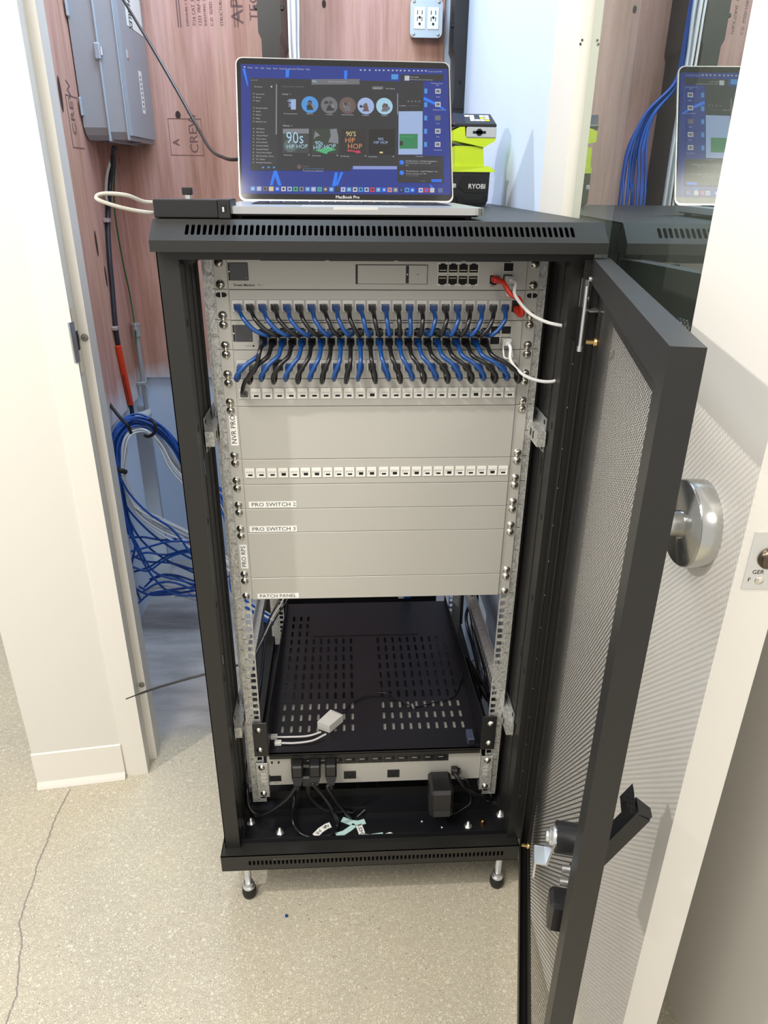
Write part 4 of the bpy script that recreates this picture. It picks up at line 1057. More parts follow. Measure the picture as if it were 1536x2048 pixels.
strip('label_scrap', 'mint backing strip crossing at the back of the tray', [(684, 1639), (700, 1645), (716, 1647), (730, 1643)], .013, backing)
strip('label_scrap', 'short upright white label printed UDM on the tray', [(717, 1650), (721, 1659), (724, 1668)], .013, paper, 'UDM')
strip('label_scrap', 'thin mint backing strip beside the front lip of the tray', [(722, 1671), (740, 1672), (766, 1668)], .007, backing)
strip('label_scrap', 'small white scrap at the front lip right of the mint strips', [(772, 1671), (780, 1668), (788, 1672)], .008, paper)

# ================================================================== ON TOP OF THE RACK
ZTOP = zT
# laptop ------------------------------------------------------------
lap = thing('laptop', 'silver laptop open on top of the rack showing a dark music window', 'laptop', (-.04, .06, ZTOP))
yaw = math.radians(2.0)
LH = V((-.2205, .182, ZTOP + .003))                       # hinge left corner at desk height
ux = V((math.cos(yaw), math.sin(yaw), 0)); uy = V((-math.sin(yaw), math.cos(yaw), 0))
TL = Matrix(((ux.x, uy.x, 0, LH.x), (ux.y, uy.y, 0, LH.y), (0, 0, 1, LH.z), (0, 0, 0, 1)))
LW, LD, LT = .3557, .246, .0115
def rrect(x0, y0, x1, y1, r, k=5):
    P = []
    for cx, cy, a0 in ((x1 - r, y1 - r, 0), (x0 + r, y1 - r, PI / 2), (x0 + r, y0 + r, PI), (x1 - r, y0 + r, 1.5 * PI)):
        for i in range(k + 1): a = a0 + i / k * PI / 2; P.append((cx + r * math.cos(a), cy + r * math.sin(a)))
    return P
g = MB(); g.T = TL
g.prism([(x, y, .001) for x, y in rrect(.006, -LD + .006, LW - .006, .004, .014)], (0, 0, .004), blk_rubber)
g.prism([(x, y, .0035) for x, y in rrect(.0, -LD, LW, .010, .014)], (0, 0, LT - .0025), alum)
g.T = TL; g.box((LW / 2 - .030, -LD - .0002, LT - .002), (LW / 2 + .030, -LD + .004, LT + .0013), silver_edge)
g.build('laptop_base', parent=lap, label='silver laptop base')
kb2 = MB(); kb2.T = TL
kb2.box((.030, -.150, LT + .0009), (LW - .030, -.020, LT + .0014), blk_plastic)
for r in range(6):
    for c in range(14): kb2.box((.033 + c * .0208, -.146 + r * .0206, LT + .0014), (.033 + c * .0208 + .0185, -.146 + r * .0206 + .0175, LT + .0024), blk_plastic)
kb2.build('keyboard', parent=lap, label='black keyboard')
tpd = MB(); tpd.T = TL; tpd.box((.105, -.238, LT + .0009), (.250, -.158, LT + .0012), mat('trackpad', (.5, .5, .51), .4, .5)); tpd.build('trackpad', parent=lap)
ftm = MB(); ftm.T = TL
for x in (.02, LW - .02):
    for y in (-.012, -LD + .025): ftm.cyl((x, y, -.003), (x, y, .002), .006, blk_rubber)
ftm.build('rubber_foot', parent=lap)
# lid
tilt = math.radians(24.5); LHH = .236
vz = V((0, math.sin(tilt), math.cos(tilt)))              # up along the lid, in laptop axes
nz = V((0, -math.cos(tilt), math.sin(tilt)))             # lid normal to the user
T3 = Matrix(((1, vz.x, nz.x, 0), (0, vz.y, nz.y, .004), (0, vz.z, nz.z, LT + .0005), (0, 0, 0, 1)))
TLid = TL @ T3
g = MB(); g.T = TLid
g.prism([(x, y, -.004) for x, y in rrect(0, 0, LW, LHH, .011)], (0, 0, .0044), alum)
lid = g.build('lid', parent=lap, label='silver laptop lid')
def emi(name, c, s=1.0): return mat('screen_' + name, (0.01, 0.01, 0.01), .12, 0, .5, c, s)
bez = mat('laptop_bezel_glass', (.010, .010, .010), .10, 0, .6)
g = MB(); g.T = TLid
g.prism([(x, y, .0004) for x, y in rrect(.0018, .0035, LW - .0018, LHH - .0018, .010)], (0, 0, .0004), bez)
g.text('MacBook Pro', .0072, (LW / 2, .0058, .0009), (1, 0, 0), (0, 1, 0), mat('bezel_print', (.6, .6, .6), .5), 'CENTER')
for x, rr in ((-.004, .0013), (.0015, .0008), (.010, .0014)): g.disc((LW / 2 + x, LHH - .0085, .0009), (0, 0, 1), rr, rr, mat('lens_black', (.002, .002, .004), .05))
g.build('bezel', parent=lid, label='black glass bezel')
def S(x, y):        # crop pixel of the screen -> lid coordinates
    xl = 75 + (y - 70) / 880 * 30; xr = 1390 + (y - 110) / 850 * 28
    u = (x - xl) / (xr - xl); yt = 58 + u * 42; yb2 = 950 + u * 15
    v = 1 - (y - yt) / (yb2 - yt)
    return u * LW, v * (LHH - .002) + .001
g = MB(); g.T = TLid
lay = [0]
def R(x0, y0, x1, y1, m, l=1):
    a = S((x0 + x1) / 2, (y0 + y1) / 2); h = .0009 + l * .00006
    A = S(x0, y0); B = S(x1, y0); Cc = S(x1, y1); D = S(x0, y1)
    g.add([(*A, h), (*D, h), (*Cc, h), (*B, h)], [(0, 1, 2, 3)], m)
def Cq(x, y, r, m, l=2, n=24):
    a = S(x, y); h = .0009 + l * .00006; k = LW / 1310
    g.add([(a[0] + r * k * math.cos(i * 2 * PI / n), a[1] + r * k * math.sin(i * 2 * PI / n), h) for i in range(n)], [list(range(n))], m)
def Tx(x, y, st, s, m, l=3, al='LEFT', bold=0, rot=0, sx=1.0):
    a = S(x, y); g.text(st, s * LW / 1310, (*a, .0009 + l * .00006), (math.cos(rot), math.sin(rot), 0), (-math.sin(rot), math.cos(rot), 0), m, al, bold=bold, sx=sx)
def Pg(pts, m, l=1):
    g.add([(*S(*p), .0009 + l * .00006) for p in pts][::-1], [list(range(len(pts)))], m)
e_bg = emi('desk', (.015, .035, .26), 1.0); e_hi = emi('desk_hi', (.02, .22, 1.0), .9); e_win = emi('window', (.028, .029, .034), 1.0)
e_side = emi('sidebar', (.036, .036, .040), 1.0); e_txt = emi('text', (.75, .78, .85), .7); e_dim = emi('dimtext', (.35, .36, .40), .6)
e_fold = emi('folder', (.10, .42, 1.0), .7); e_grn = emi('green', (.03, .22, .09), 1.0); e_pale = emi('pale', (.38, .50, .80), .9); e_btn = emi('button', (.02, .15, .80), 1.0)
e_org = emi('orange', (.85, .32, .14), .8); e_yel = emi('yellow', (.90, .72, .28), .8); e_cyan = emi('cyan', (.42, .68, .85), .9); e_red = emi('red', (.75, .05, .12), .8); e_noti = emi('notice', (.030, .028, .032), 1.0)
e_grn2 = emi('brightgreen', (.1, .6, .25), .7); e_gr = emi('grey', (.15, .15, .17), 1); e_skin = emi('brown', (.14, .09, .08), 1)
Pg([(108, 100), (1378, 140), (1402, 918), (120, 908)], e_bg, 0)
for P in (((118, 130), (135, 130), (155, 235), (150, 240)), ((380, 135), (402, 135), (398, 185), (378, 185)), ((735, 145), (755, 146), (752, 198), (735, 196)), ((288, 855), (310, 765), (330, 765), (358, 858), (338, 858), (318, 800), (304, 857)), ((664, 862), (682, 776), (700, 776), (690, 862)), ((690, 850), (716, 775), (734, 776), (698, 862)), ((1230, 310), (1300, 345), (1368, 392), (1366, 400), (1300, 362), (1228, 332)), ((1268, 850), (1290, 872), (1294, 880), (1278, 878))): Pg(P, e_hi, 1)
for i, s_ in enumerate(('Music', 'File', 'Edit', 'Song', 'View', 'Controls', 'Account', 'Window', 'Help')):
    Tx((150, 195, 228, 262, 302, 340, 395, 445, 500)[i], 128 + i * 1.5, s_, 13, e_txt)
Cq(131, 120, 5, e_txt)
for i, x in enumerate((836, 862, 892, 930, 952, 978, 1008, 1034, 1060, 1083, 1108, 1136, 1166, 1192, 1216, 1240)): R(x - 5, 139 + i * .5, x + 5, 147 + i * .5, e_txt, 3)
Tx(1254, 158, 'Sun Jan 26 3:57 PM', 11, e_txt)
# mail window and right column
R(1068, 215, 1225, 670, e_win, 1); R(1072, 400, 1222, 668, e_pale, 2); R(1078, 540, 1192, 632, e_grn, 3); Tx(1082, 560, 'e Loss/Gains for', 13, e_grn2, 4); R(1080, 585, 1100, 612, e_noti, 4)
Tx(1075, 368, 'on Update', 10, e_txt, 4); Tx(1136, 368, 'Today at 8:11 AM', 8, e_dim, 4)
for i in range(4): R(1128 + i * 23, 335, 1136 + i * 23, 343, e_dim, 3)
# music window
Pg([(168, 188), (1066, 215), (1070, 742), (170, 762)], e_win, 3); Pg([(170, 190), (328, 194), (332, 722), (172, 722)], e_side, 4)
for x in (176, 191, 206): Cq(x, 202, 4, e_dim, 5)
R(536, 198, 830, 232, e_gr, 4); Tx(540, 218, '90s', 20, e_cyan, 5, bold=.6 * 0); Tx(634, 215, 'The Choice is Yours (Revisited)', 9, e_txt, 5); Tx(640, 226, 'Black Sheep - 90s Hip Hop', 8, e_dim, 5)
R(908, 245, 975, 264, e_gr, 5); Tx(916, 259, 'Apple Music', 10, e_txt, 6); Tx(990, 262, 'Your Library', 11, e_txt, 6)
Tx(190, 246, '90s hip hop', 10, e_txt, 6); Cq(294, 243, 5, e_txt, 6); Tx(356, 245, 'Showing results for "90s hip hop"', 10, e_dim, 5)
R(320, 228, 328, 540, e_dim, 5); R(1062, 290, 1069, 420, e_dim, 5)
for i, (y, s_) in enumerate(((292, 'Listen Now'), (313, 'Browse'), (334, 'Radio'), (379, 'Recently Added'), (400, 'Artists'), (421, 'Albums'), (443, 'Songs'), (464, 'Made For You'), (508, 'All Playlists'), (529, "80's Music!"), (550, 'Classical Music!'), (571, 'Music Videos'), (592, 'My Top Rated!'), (613, 'Recently Added!'), (635, 'Recently Played!'), (656, 'Top 25 Most Played!'), (677, '80s Everything - Mixed...'), (698, '97 - Waves'), (718, 'Averaged Essential L...'))):
    Tx(200 if y < 480 else 205, y, s_, 11, e_txt, 6); R(184, y - 9, 192, y - 1, e_dim, 6)
Tx(358, 294, 'Artists  >', 14, e_txt, 6, bold=0); Tx(364, 490, 'Albums  >', 14, e_txt, 6)
cols = [e_win, e_fold, e_gr, e_skin, e_pale, e_cyan]
for i, (x, y, nm) in enumerate(((410, 354, "90's Hip Hop Series"), (527, 356, 'MBB One'), (645, 360, 'Cody John'), (757, 362, 'Sleep Fruits Music'), (869, 366, 'Cumberlin'), (984, 368, 'Lil Skinny'))):
    Cq(x, y, 51, cols[i], 5, 32)
    if i == 0:
        for k in range(9): R(384 + random.randint(0, 40), 322 + k * 7, 442, 326 + k * 7, e_pale, 6)
        R(412, 325, 442, 386, e_pale, 6)
    else:
        for k in range(9):
            rr = random.uniform(5, 15); a_ = random.uniform(0, 6.28); q_ = random.uniform(0, 30)
            Cq(x + q_ * math.cos(a_), y + q_ * math.sin(a_), rr, random.choice([e_gr, e_win, e_skin, e_dim]), 6 + k % 3, 9)
        Pg([(x - 20, y + 34), (x - 8, y + 2), (x + 8, y + 2), (x + 22, y + 34)], random.choice([e_gr, e_skin, e_win]), 9); Cq(x, y - 8, 10, e_skin, 9, 12)
    Tx(x, y + 61, nm, 10, e_txt, 6, 'CENTER')
R(364, 505, 522, 655, emi('cover1', (.05, .055, .06)), 5); R(364, 505, 522, 535, e_dim, 6); Cq(410, 610, 40, emi('cover1b', (.10, .13, .13)), 6)
Tx(384, 595, '90s', 100, e_cyan, 8, sx=.78, bold=0); Tx(386, 628, 'HIP HOP', 34, e_cyan, 8, rot=.03)
R(540, 505, 702, 660, emi('cover2', (.035, .05, .035)), 5); Pg([(650, 510), (690, 505), (702, 560), (702, 600), (640, 590), (655, 550)], e_dim, 6); Pg([(560, 640), (640, 620), (690, 636), (640, 650), (630, 664)], e_grn2, 6); Pg([(552, 570), (560, 520), (590, 548), (566, 556)], e_dim, 6)
Tx(560, 608, '90s', 36, e_cyan, 8, rot=.05); Tx(550, 636, 'HIP-HOP', 36, e_cyan, 8, rot=.09)
R(716, 508, 872, 664, emi('cover3', (.025, .022, .022)), 5)
Tx(748, 553, "90'S", 42, e_yel, 8, sx=.9); Tx(742, 592, 'HIP', 42, e_org, 8); Tx(758, 630, 'HOP', 44, e_org, 8); Pg([(756, 636), (836, 648), (826, 640), (842, 655), (822, 660), (790, 648), (760, 648)], e_red, 8)
R(888, 510, 1050, 668, emi('cover4', (.012, .012, .013)), 5); Tx(963, 580, '90S', 24, e_pale, 8, 'CENTER'); Tx(963, 601, 'HIP HOP', 23, e_pale, 8, 'CENTER'); R(956, 650, 976, 660, e_yel, 8)
for x, y, s_ in ((370, 672, '90s Hip Hop'), (543, 676, '90s Hip Hop'), (716, 680, "90's Hip Hop"), (888, 684, '90s Hip Hop')): Tx(x, y, s_, 10, e_txt, 6); R(x + 150, y - 7, x + 156, y - 1, e_txt, 6)
Pg([(170, 735), (780, 732), (780, 768), (172, 764)], e_noti, 5); Cq(464, 742, 13, e_skin, 6); Tx(486, 742, 'YouTube', 9, e_dim, 6); Tx(486, 756, '@... posted a new video and others', 9, e_fold, 6); Tx(486, 770, "You've got 2 new notifications!", 10, e_txt, 6)
for x in (246, 280, 312): R(x - 6, 740, x + 6, 750, e_fold, 6)
Pg([(792, 738), (1064, 740), (1064, 760), (792, 758)], emi('lilac', (.24, .30, .62)), 5)
# desktop icons
for y in (275, 360, 442, 524, 606): R(1232, y - 15, 1250, y + 15, e_fold, 2)
R(1026, 170, 1068, 202, e_fold, 2)
for i, (y, s_) in enumerate(((277, 'Images'), (358, 'NYE Document'), (442, 'Sonos'), (524, 'Sales'), (606, 'Screenshots'))):
    R(1300, y - 15, 1334, y + 15, e_gr if i == 2 else e_txt, 2); R(1306, y - 8, 1328, y + 8, e_gr, 3); Tx(1318, y + 38, s_, 10, e_txt, 3, 'CENTER')
Tx(1310, 232, 'The Music Works', 10, e_txt, 3, 'CENTER'); Tx(1314, 244, 'MP3', 10, e_txt, 3, 'CENTER')
# notifications
R(1082, 172, 1352, 214, e_noti, 4); R(1108, 180, 1138, 210, e_txt, 5); Tx(1144, 192, 'Dear Valley', 11, e_txt, 5); Tx(1144, 206, 'Where the air filter and 3 other items', 9, e_txt, 5)
Pg([(1062, 668), (1352, 680), (1358, 846), (1068, 842)], e_noti, 5); Pg([(1068, 688), (1346, 694), (1350, 748), (1070, 744)], e_side, 6)
Tx(1180, 682, '2 Reminders', 9, e_txt, 7); Cq(1093, 717, 15, e_btn, 7); Cq(1094, 781, 15, e_btn, 7); Cq(1093, 717, 6, e_fold, 8); Cq(1094, 781, 6, e_fold, 8)
Tx(1118, 712, 'On-Site Service - YouTube Completion...', 12, e_txt, 7); Tx(1118, 724, '8774 S Jenkins Road, Fort Pierce, FL, 34981', 9, e_txt, 7); Tx(1118, 738, 'Now', 9, e_txt, 7)
Tx(1120, 775, 'On-Site Services - Andre Pridgeon - Un...', 12, e_txt, 7); Tx(1120, 790, '40 Main St, Manasquan, NY, 17036', 9, e_txt, 7); Tx(1120, 802, 'Overdue (Yesterday)', 9, e_dim, 7)
R(1278, 822, 1344, 840, e_btn, 7); Tx(1212, 836, 'Dismiss', 10, e_dim, 7)
# dock
dc = [e_fold, e_pale, e_gr, e_yel, e_btn, e_txt, e_pale, e_grn2, e_dim, e_fold, e_pale, e_grn2, e_skin, e_fold, e_noti, e_txt, e_fold, e_txt, e_fold, e_pale, e_red, e_fold, e_btn, e_org, e_dim, e_noti, e_fold, e_btn, e_txt, e_red, e_txt, e_gr]
dx_ = [186, 223, 259, 296, 333, 370, 407, 443, 480, 516, 552, 589, 625, 661, 697, 733, 769, 806, 841, 877, 913, 949, 985, 1020, 1056, 1091, 1127, 1161, 1213, 1248, 1284, 1335]
for i, x in enumerate(dx_):
    y = 877 + (x - 186) / 1150 * 14; R(x - 14, y - 14, x + 14, y + 14, dc[i % len(dc)], 6); random.choice([lambda: R(x - 7, y - 6, x + 7, y + 6, random.choice([e_txt, e_btn, e_win]), 7), lambda: Cq(x, y, 7, random.choice([e_txt, e_btn, e_win]), 7)])()
g.build('display', parent=lid, label='lit display with a music window and notifications')

# black adapter box with a knob, front left
dev = thing('adapter_box', 'black rectangular adapter box with a knob at the left front of the rack top', 'adapter', (-.25, -.05, ZTOP))
g = MB(); x0, x1 = -.3010, -.2165; yA, yB_ = -.068, -.010
g.box((x0, yA, ZTOP + .001), (x1, yB_, ZTOP + .0235), blk_plastic, .0012)
g.box((x1, yA - .0030, ZTOP + .0005), (x1 + .0165, yB_, ZTOP + .0240), blk_plastic, .0012)
g.box((x1 + .0045, yA - .0034, ZTOP + .008), (x1 + .0115, yA - .0029, ZTOP + .018), blk_hole); g.box((x1 + .006, yA - .0037, ZTOP + .009), (x1 + .0085, yA - .0033, ZTOP + .015), ryo_g)
g.build('housing', parent=dev)
g = MB(); q = at(377, 392, -.02); g.cyl((q.x, -.02, ZTOP + .023), (q.x, -.02, ZTOP + .0285), .0045, zinc); g.box((q.x - .0075, -.026, ZTOP + .0283), (q.x + .0055, -.014, ZTOP + .0375), blk_plastic, .001); g.build('knob', parent=dev, label='black clip on a silver pin')
MB().tube([V((-.298, -.035, ZTOP + .019)), at(290, 404, -.045), at(255, 391, -.06), at(215, 387, -.07), at(195, 391, -.075), at(197, 400, -.08), at(235, 413, -.075), at(275, 422, -.065), at(306, 426, -.055), V((-.298, -.045, ZTOP + .006))], .0026, grey_cable, n=8).build('looped_cord', parent=dev, label='grey looped cord')
# black cord from above to behind the laptop
MB().tube([at(205, -70, .95), at(243, -6, .9), at(300, 88, .8), at(355, 183, .7), at(395, 255, .6), at(420, 297, .5), at(445, 314, .42), at(480, 318, .36), V((-.14, .33, ZTOP + .10)), V((-.10, .33, ZTOP + .006)), V((-.05, .40, ZTOP + .006))], .0032, blk_cable).build('power_cable', label='black cord sweeping down from the upper left to behind the laptop', cat='cord')

# cordless tool
ry = thing('cordless_tool', 'lime and black battery tool standing behind the laptop on the right', 'power tool', (.205, .62, ZTOP))
YR = .235
def rp(px, py, y=YR): return at(px, py, y)
xL, xR = rp(905, 380).x, rp(978, 380).x
base0 = V((xL, YR, ZTOP)); YT = .575; base1 = V((at(905, 380, YT).x, YT, ZTOP)); KT = (YT - CP.y) / (YR - CP.y) * .985
TT = Matrix.Translation(base1) @ Matrix.Scale(KT, 4) @ Matrix.Translation(-base0)
g = MB(); g.T = TT; zb_, zt_ = ZTOP + .0005, rp(940, 356).z
g.prism([(xL, YR + .002, zb_ + .006), (xL + .006, YR + .002, zb_), (xR - .004, YR + .002, zb_), (xR, YR + .002, zb_ + .008), (xR + .001, YR + .002, zt_), (xL, YR + .002, zt_)], (0, .078, 0), blk_plastic)
zm = (zb_ + zt_) / 2
g.prism([(xL + .010, YR, zm + .002), (xL + .017, YR, zt_ - .006), (xR - .004, YR, zt_ - .006), (xR - .002, YR, zm), (xR - .006, YR, zm - .006), (xL + .022, YR, zm - .006)], (0, .002, 0), mat('black_gloss', (.006, .006, .007), .2))
g.prism([(xL + .006, YR - .002, zb_ + .014), (xL + .012, YR - .002, zb_ + .018), (xL + .024, YR - .002, zb_ + .009), (xR - .010, YR - .002, zb_ + .009), (xR - .004, YR - .002, zb_ + .016), (xR - .003, YR - .002, zb_ + .004), (xL + .010, YR - .002, zb_ + .004)], (0, .004, 0), blk_rubber)
g.text('RYOBI', .0108, (xL + .0270, YR - .0006, zm + .0005), (1, 0, 0), (0, 0, 1), mat('tool_lettering', (.75, .76, .72), .5), bold=.0002)
g.box((xL + .0002, YR - .0004, zm + .001), (xL + .006, YR + .002, zm + .008), ryo_g, .0008)
g.build('battery', parent=ry, label='black slide-on battery')
g = MB(); g.T = TT; zf = zt_
g.prism([(xL, YR, zf), (xR + .008, YR - .004, zf), (xR + .008, YR - .004, zf + .003), (xR - .002, YR, zf + .009), (xL, YR, zf + .009)], (0, .080, 0), ryo_y)
zq = rp(940, 298).z
g.prism([(xL + .002, YR + .006, zf + .009), (xR - .009, YR + .006, zf + .009), (xR - .013, YR + .006, zq - .004), (xL + .002, YR + .006, zq - .004)], (0, .064, 0), ryo_y)
g.prism([(xL + .002, YR + .004, zf + .030), (xL + .020, YR + .004, zf + .009), (xL + .002, YR + .004, zf + .009)], (0, .004, 0), ryo_y)
g.prism([(xL - .002, YR, zq + .004), (xR - .012, YR, zq - .006), (xR + .006, YR, zq + .004), (xR + .007, YR, zq + .010), (xL + .018, YR, zq + .010), (xL + .016, YR, zq + .028), (xL - .002, YR, zq + .020)], (0, .074, 0), ryo_y)
g.build('tool_body', parent=ry, label='lime yellow tool body')
g = MB(); g.T = TT; g.box((xL + .019, YR - .002, zq + .008), (xR + .007, YR + .070, zq + .0245), ryo_g, .0015)
g.disc((xL + .041, YR - .0026, zq + .0165), (0, -1, 0), .0055, .0055, blk_hole); g.box((xL + .030, YR - .0026, zq + .0145), (xL + .052, YR - .0022, zq + .0185), blk_hole)
g.build('hanging_bracket', parent=ry, label='grey bracket with keyhole')
g = MB(); g.T = TT; g.box((xL - .003, YR - .001, zq + .024), (xR + .007, YR + .070, zq + .030), blk_plastic, .0015)
g.prism([(xL + .016, YR + .002, zq + .030), (xR + .006, YR + .002, zq + .030), (xR + .0, YR + .03, zq + .046), (xL + .012, YR + .03, zq + .046)], (0, .03, 0), blk_plastic)
g.prism([(xL - .003, YR, zq + .022), (xL + .018, YR, zq + .028), (xL + .014, YR + .01, zq + .044), (xL - .003, YR + .01, zq + .046)], (0, .05, 0), navy)
for k, (a_, c_, m_) in enumerate(((.019, .052, paper), (.030, .058, paper))):
    pass
for r in range(3):
    t0 = .25 + r * .22; 
    for c in range(5):
        if random.random() < .15: continue
        xx = xL + .018 + c * .0085; y = YR + .002 + .028 * t0; z = zq + .030 + .016 * t0
        g.add([(xx, y - .0008, z), (xx + .0075, y - .0008, z), (xx + .0075, y + .0042, z + .0028), (xx, y + .0042, z + .0028)], [(0, 1, 2, 3)], paper if (r + c) % 4 else ryo_y)
g.build('tool_cap', parent=ry, label='black cap with a printed warning label')

# ================================================================== ON THE CLOSET WALLS
# outlet box
ob = thing('outlet_box', 'steel electrical box with two duplex outlets on the plywood', 'outlet', at(852, 38, YB))
g = MB(); cA = at(820, 74, YB - .045); cB = at(887, -4, YB - .045)
x0, x1, z0, z1 = cA.x, cB.x, cA.z, cA.z + (cB.x - cA.x)
g.box((x0 + .003, YB - .034, z0 + .003), (x1 - .003, YB, z1 - .003), galv2, .004)
g.prism([(x, YB - .040, z) for x, z in rrect(x0, z0, x1, z1, .014)], (0, .006, 0), mat('bluish_steel_plate', (.42, .50, .56), .35, .5))
g.build('box_cover', parent=ob, label='pressed steel cover')
for k in (0, 1):
    cx = x0 + (x1 - x0) * (.29 + .42 * k); m_ = MB(); m_.box((cx - .0165, YB - .0425, z0 + .020), (cx + .0165, YB - .0395, z1 - .020), white_pl, .001)
    for zc_ in (z0 + .040, z1 - .038):
        m_.box((cx - .0075, YB - .0430, zc_), (cx - .0055, YB - .0424, zc_ + .010), blk_hole); m_.box((cx + .0055, YB - .0430, zc_), (cx + .0075, YB - .0424, zc_ + .010), blk_hole); m_.disc((cx, YB - .0430, zc_ - .007), (0, -1, 0), .0032, .0036, blk_hole)
    m_.build('receptacle', parent=ob, label='white duplex receptacle')
for sx_2 in (.12, .88):
    for sz_ in (.08, .92): m_ = MB(); m_.lathe((x0 + (x1 - x0) * sx_2, YB - .040, z0 + (z1 - z0) * sz_), (0, -1, 0), [(0, .0042), (.002, .0035), (.0025, 0)], screwm, n=10); m_.build('screw', parent=ob)
# two black uprights
def upright(label, px0, px1, yfr, zbase, notch):
    a = at(px0, 130, yfr).x; c = at(px1, 130, yfr).x; w_ = c - a
    o = thing('wall_upright', label, 'upright', ((a + c) / 2, CLY - .02, zbase), 'black plastic uprights on the back wall')
    g = MB(); z1_, z2_ = 1.555 + zbase - zbase, 1.72
    xs_ = [(zbase, -.000), (1.575, -.000), (1.585, .0035), (1.700, .0030), (1.715, -.004), (2.5, -.004)]
    L = [(a + s_, z) for z, s_ in xs_]; Rr = [(c - s_, z) for z, s_ in xs_][::-1]
    g.prism([(x, yfr, z) for x, z in L + Rr], (0, YB - .0006 - yfr, 0), blk_plastic)
    for z in (1.60,):
        for f__ in (.2, .8): g.disc((a + w_ * f__, yfr - .0004, z + .03), (0, -1, 0), .0045, .006, blk_hole)
    if notch:
        zz0, zz1 = zbase + .01, 1.565
        for bx in (((a + .004), (a + .0055)), ((c - .0055), (c - .004))): g.box((bx[0], yfr - .004, zz0), (bx[1], yfr, zz1), blk_plastic)
        g.box((a + .004, yfr - .004, zz1 - .002), (c - .004, yfr, zz1), blk_plastic)
    g.build('channel', parent=o)
    for f__ in (.08, .82) if notch else ():
        s_ = MB(); s_.lathe((a + w_ * f__, yfr - .0005, 1.475), (0, -1, 0), [(0, .005), (.003, .004), (.0035, 0)], screwm, n=12); s_.build('screw', parent=o)
    for e_0, e_1 in ((a - .012, a + .002), (c - .002, c + .012)):
        tb = MB(); tb.box((e_0, yfr + .004, 1.765), (e_1, yfr + .02, 1.775), blk_plastic, .002); tb.build('side_tab', parent=o)
upright('black plastic upright in the right corner with a recessed bay and two screws', 908, 975, 1.30, 1.36, True)
upright('black plastic upright left of centre with a grey-blue flank, behind the laptop', 523, 563, 1.12, 1.30, False)
# enclosure
en = thing('utility_enclosure', 'grey hinged plastic utility box hanging on the left plywood wall', 'enclosure', (CLX0 + .06, 1.24, 1.47))
g = MB(); EY0, EY1 = 1.103, 1.385; EZ0 = 1.4600; EZ1 = 1.98
EX0, EX1, EX2 = CLX0 + .004, -.672, -.6180
g.prism([(EX0, EY0 + .012, EZ0 + .012), (EX0, EY0, EZ0 + .030), (EX0, EY0, EZ1), (EX0, EY1, EZ1), (EX0, EY1, EZ0), (EX0, EY0 + .03, EZ0)], (EX1 - EX0, 0, 0), lid_grey)
g.box((EX1 - .003, EY0 - .006, EZ0 - .004), (EX1 + .003, EY1 + .006, EZ1), mat('enclosure_rim', (.34, .37, .42), .4), .002)
g.build('back_box', parent=en, label='grey back half')
g = MB(); g.prism([(EX1 + .003, EY0 + .012, EZ0 + .002), (EX1 + .003, EY0, EZ0 + .02), (EX1 + .003, EY0, EZ1), (EX1 + .003, EY1, EZ1), (EX1 + .003, EY1, EZ0 + .002)], (EX2 - EX1 - .009, 0, 0), lid_grey)
g.box((EX2 - .008, EY0 - .004, EZ0), (EX2 - .004, EY1 + .004, EZ1), MATS['enclosure_rim'], .0015)
g.prism([(EX2 - .004, EY0 + .010, EZ0 + .012), (EX2 - .004, EY0 + .010, EZ1), (EX2 - .004, EY1 - .006, EZ1), (EX2 - .004, EY1 - .006, EZ0 + .012)], (.008, 0, 0), lid_grey)
g.build('lid', parent=en, label='grey hinged front half')
g = MB(); zz = 1.662; g.box((EX1 - .010, EY0 - .011, zz - .018), (EX1 + .006, EY0 - .003, zz + .020), MATS['enclosure_rim'], .003); g.cyl((EX1 + .008, EY0 - .006, zz - .008), (EX1 + .008, EY0 - .006, zz + .010), .003, zinc); g.build('latch', parent=en, label='grey side latch')
g = MB(); g.box((EX2 + .002, 1.15, 1.655), (EX2 + .006, 1.165, 1.675), zinc, .001); g.build('hasp', parent=en, label='small steel hasp')
g = MB(); q = EX2 + .0043; g.box((q, 1.255, 1.535), (q + .0004, 1.285, 1.64), paper); 
for k in range(8): g.box((q + .0004, 1.263, 1.545 + k * .011), (q + .0006, 1.275, 1.551 + k * .011), greyink)
g.build('rating_label', parent=en, label='narrow white rating label')
g = MB(); g.box((q, 1.19, 1.735), (q + .0004, 1.36, 1.82), paper)
g.text('CHARLES', .045, (q + .0006, 1.215, 1.812), (0, 0, -1), (0, 1, 0), ink, sx=.42, bold=.001)

g.build('brand_sticker', parent=en, label='white lettered sticker')
g = MB(); g.disc((-.70, 1.16, EZ0 - .0006), (0, 0, -1), .018, .018, blk_hole); g.disc((-.64, 1.22, EZ0 + .0), (0, 0, -1), .016, .03, blk_hole); g.build('knockout', parent=en)
for z in (1.515, 1.735): g = MB(); g.box((EX0, EY0 - .014, z), (EX0 + .006, EY0 + .002, z + .045), MATS['enclosure_rim'], .003); g.build('mounting_tab', parent=en)

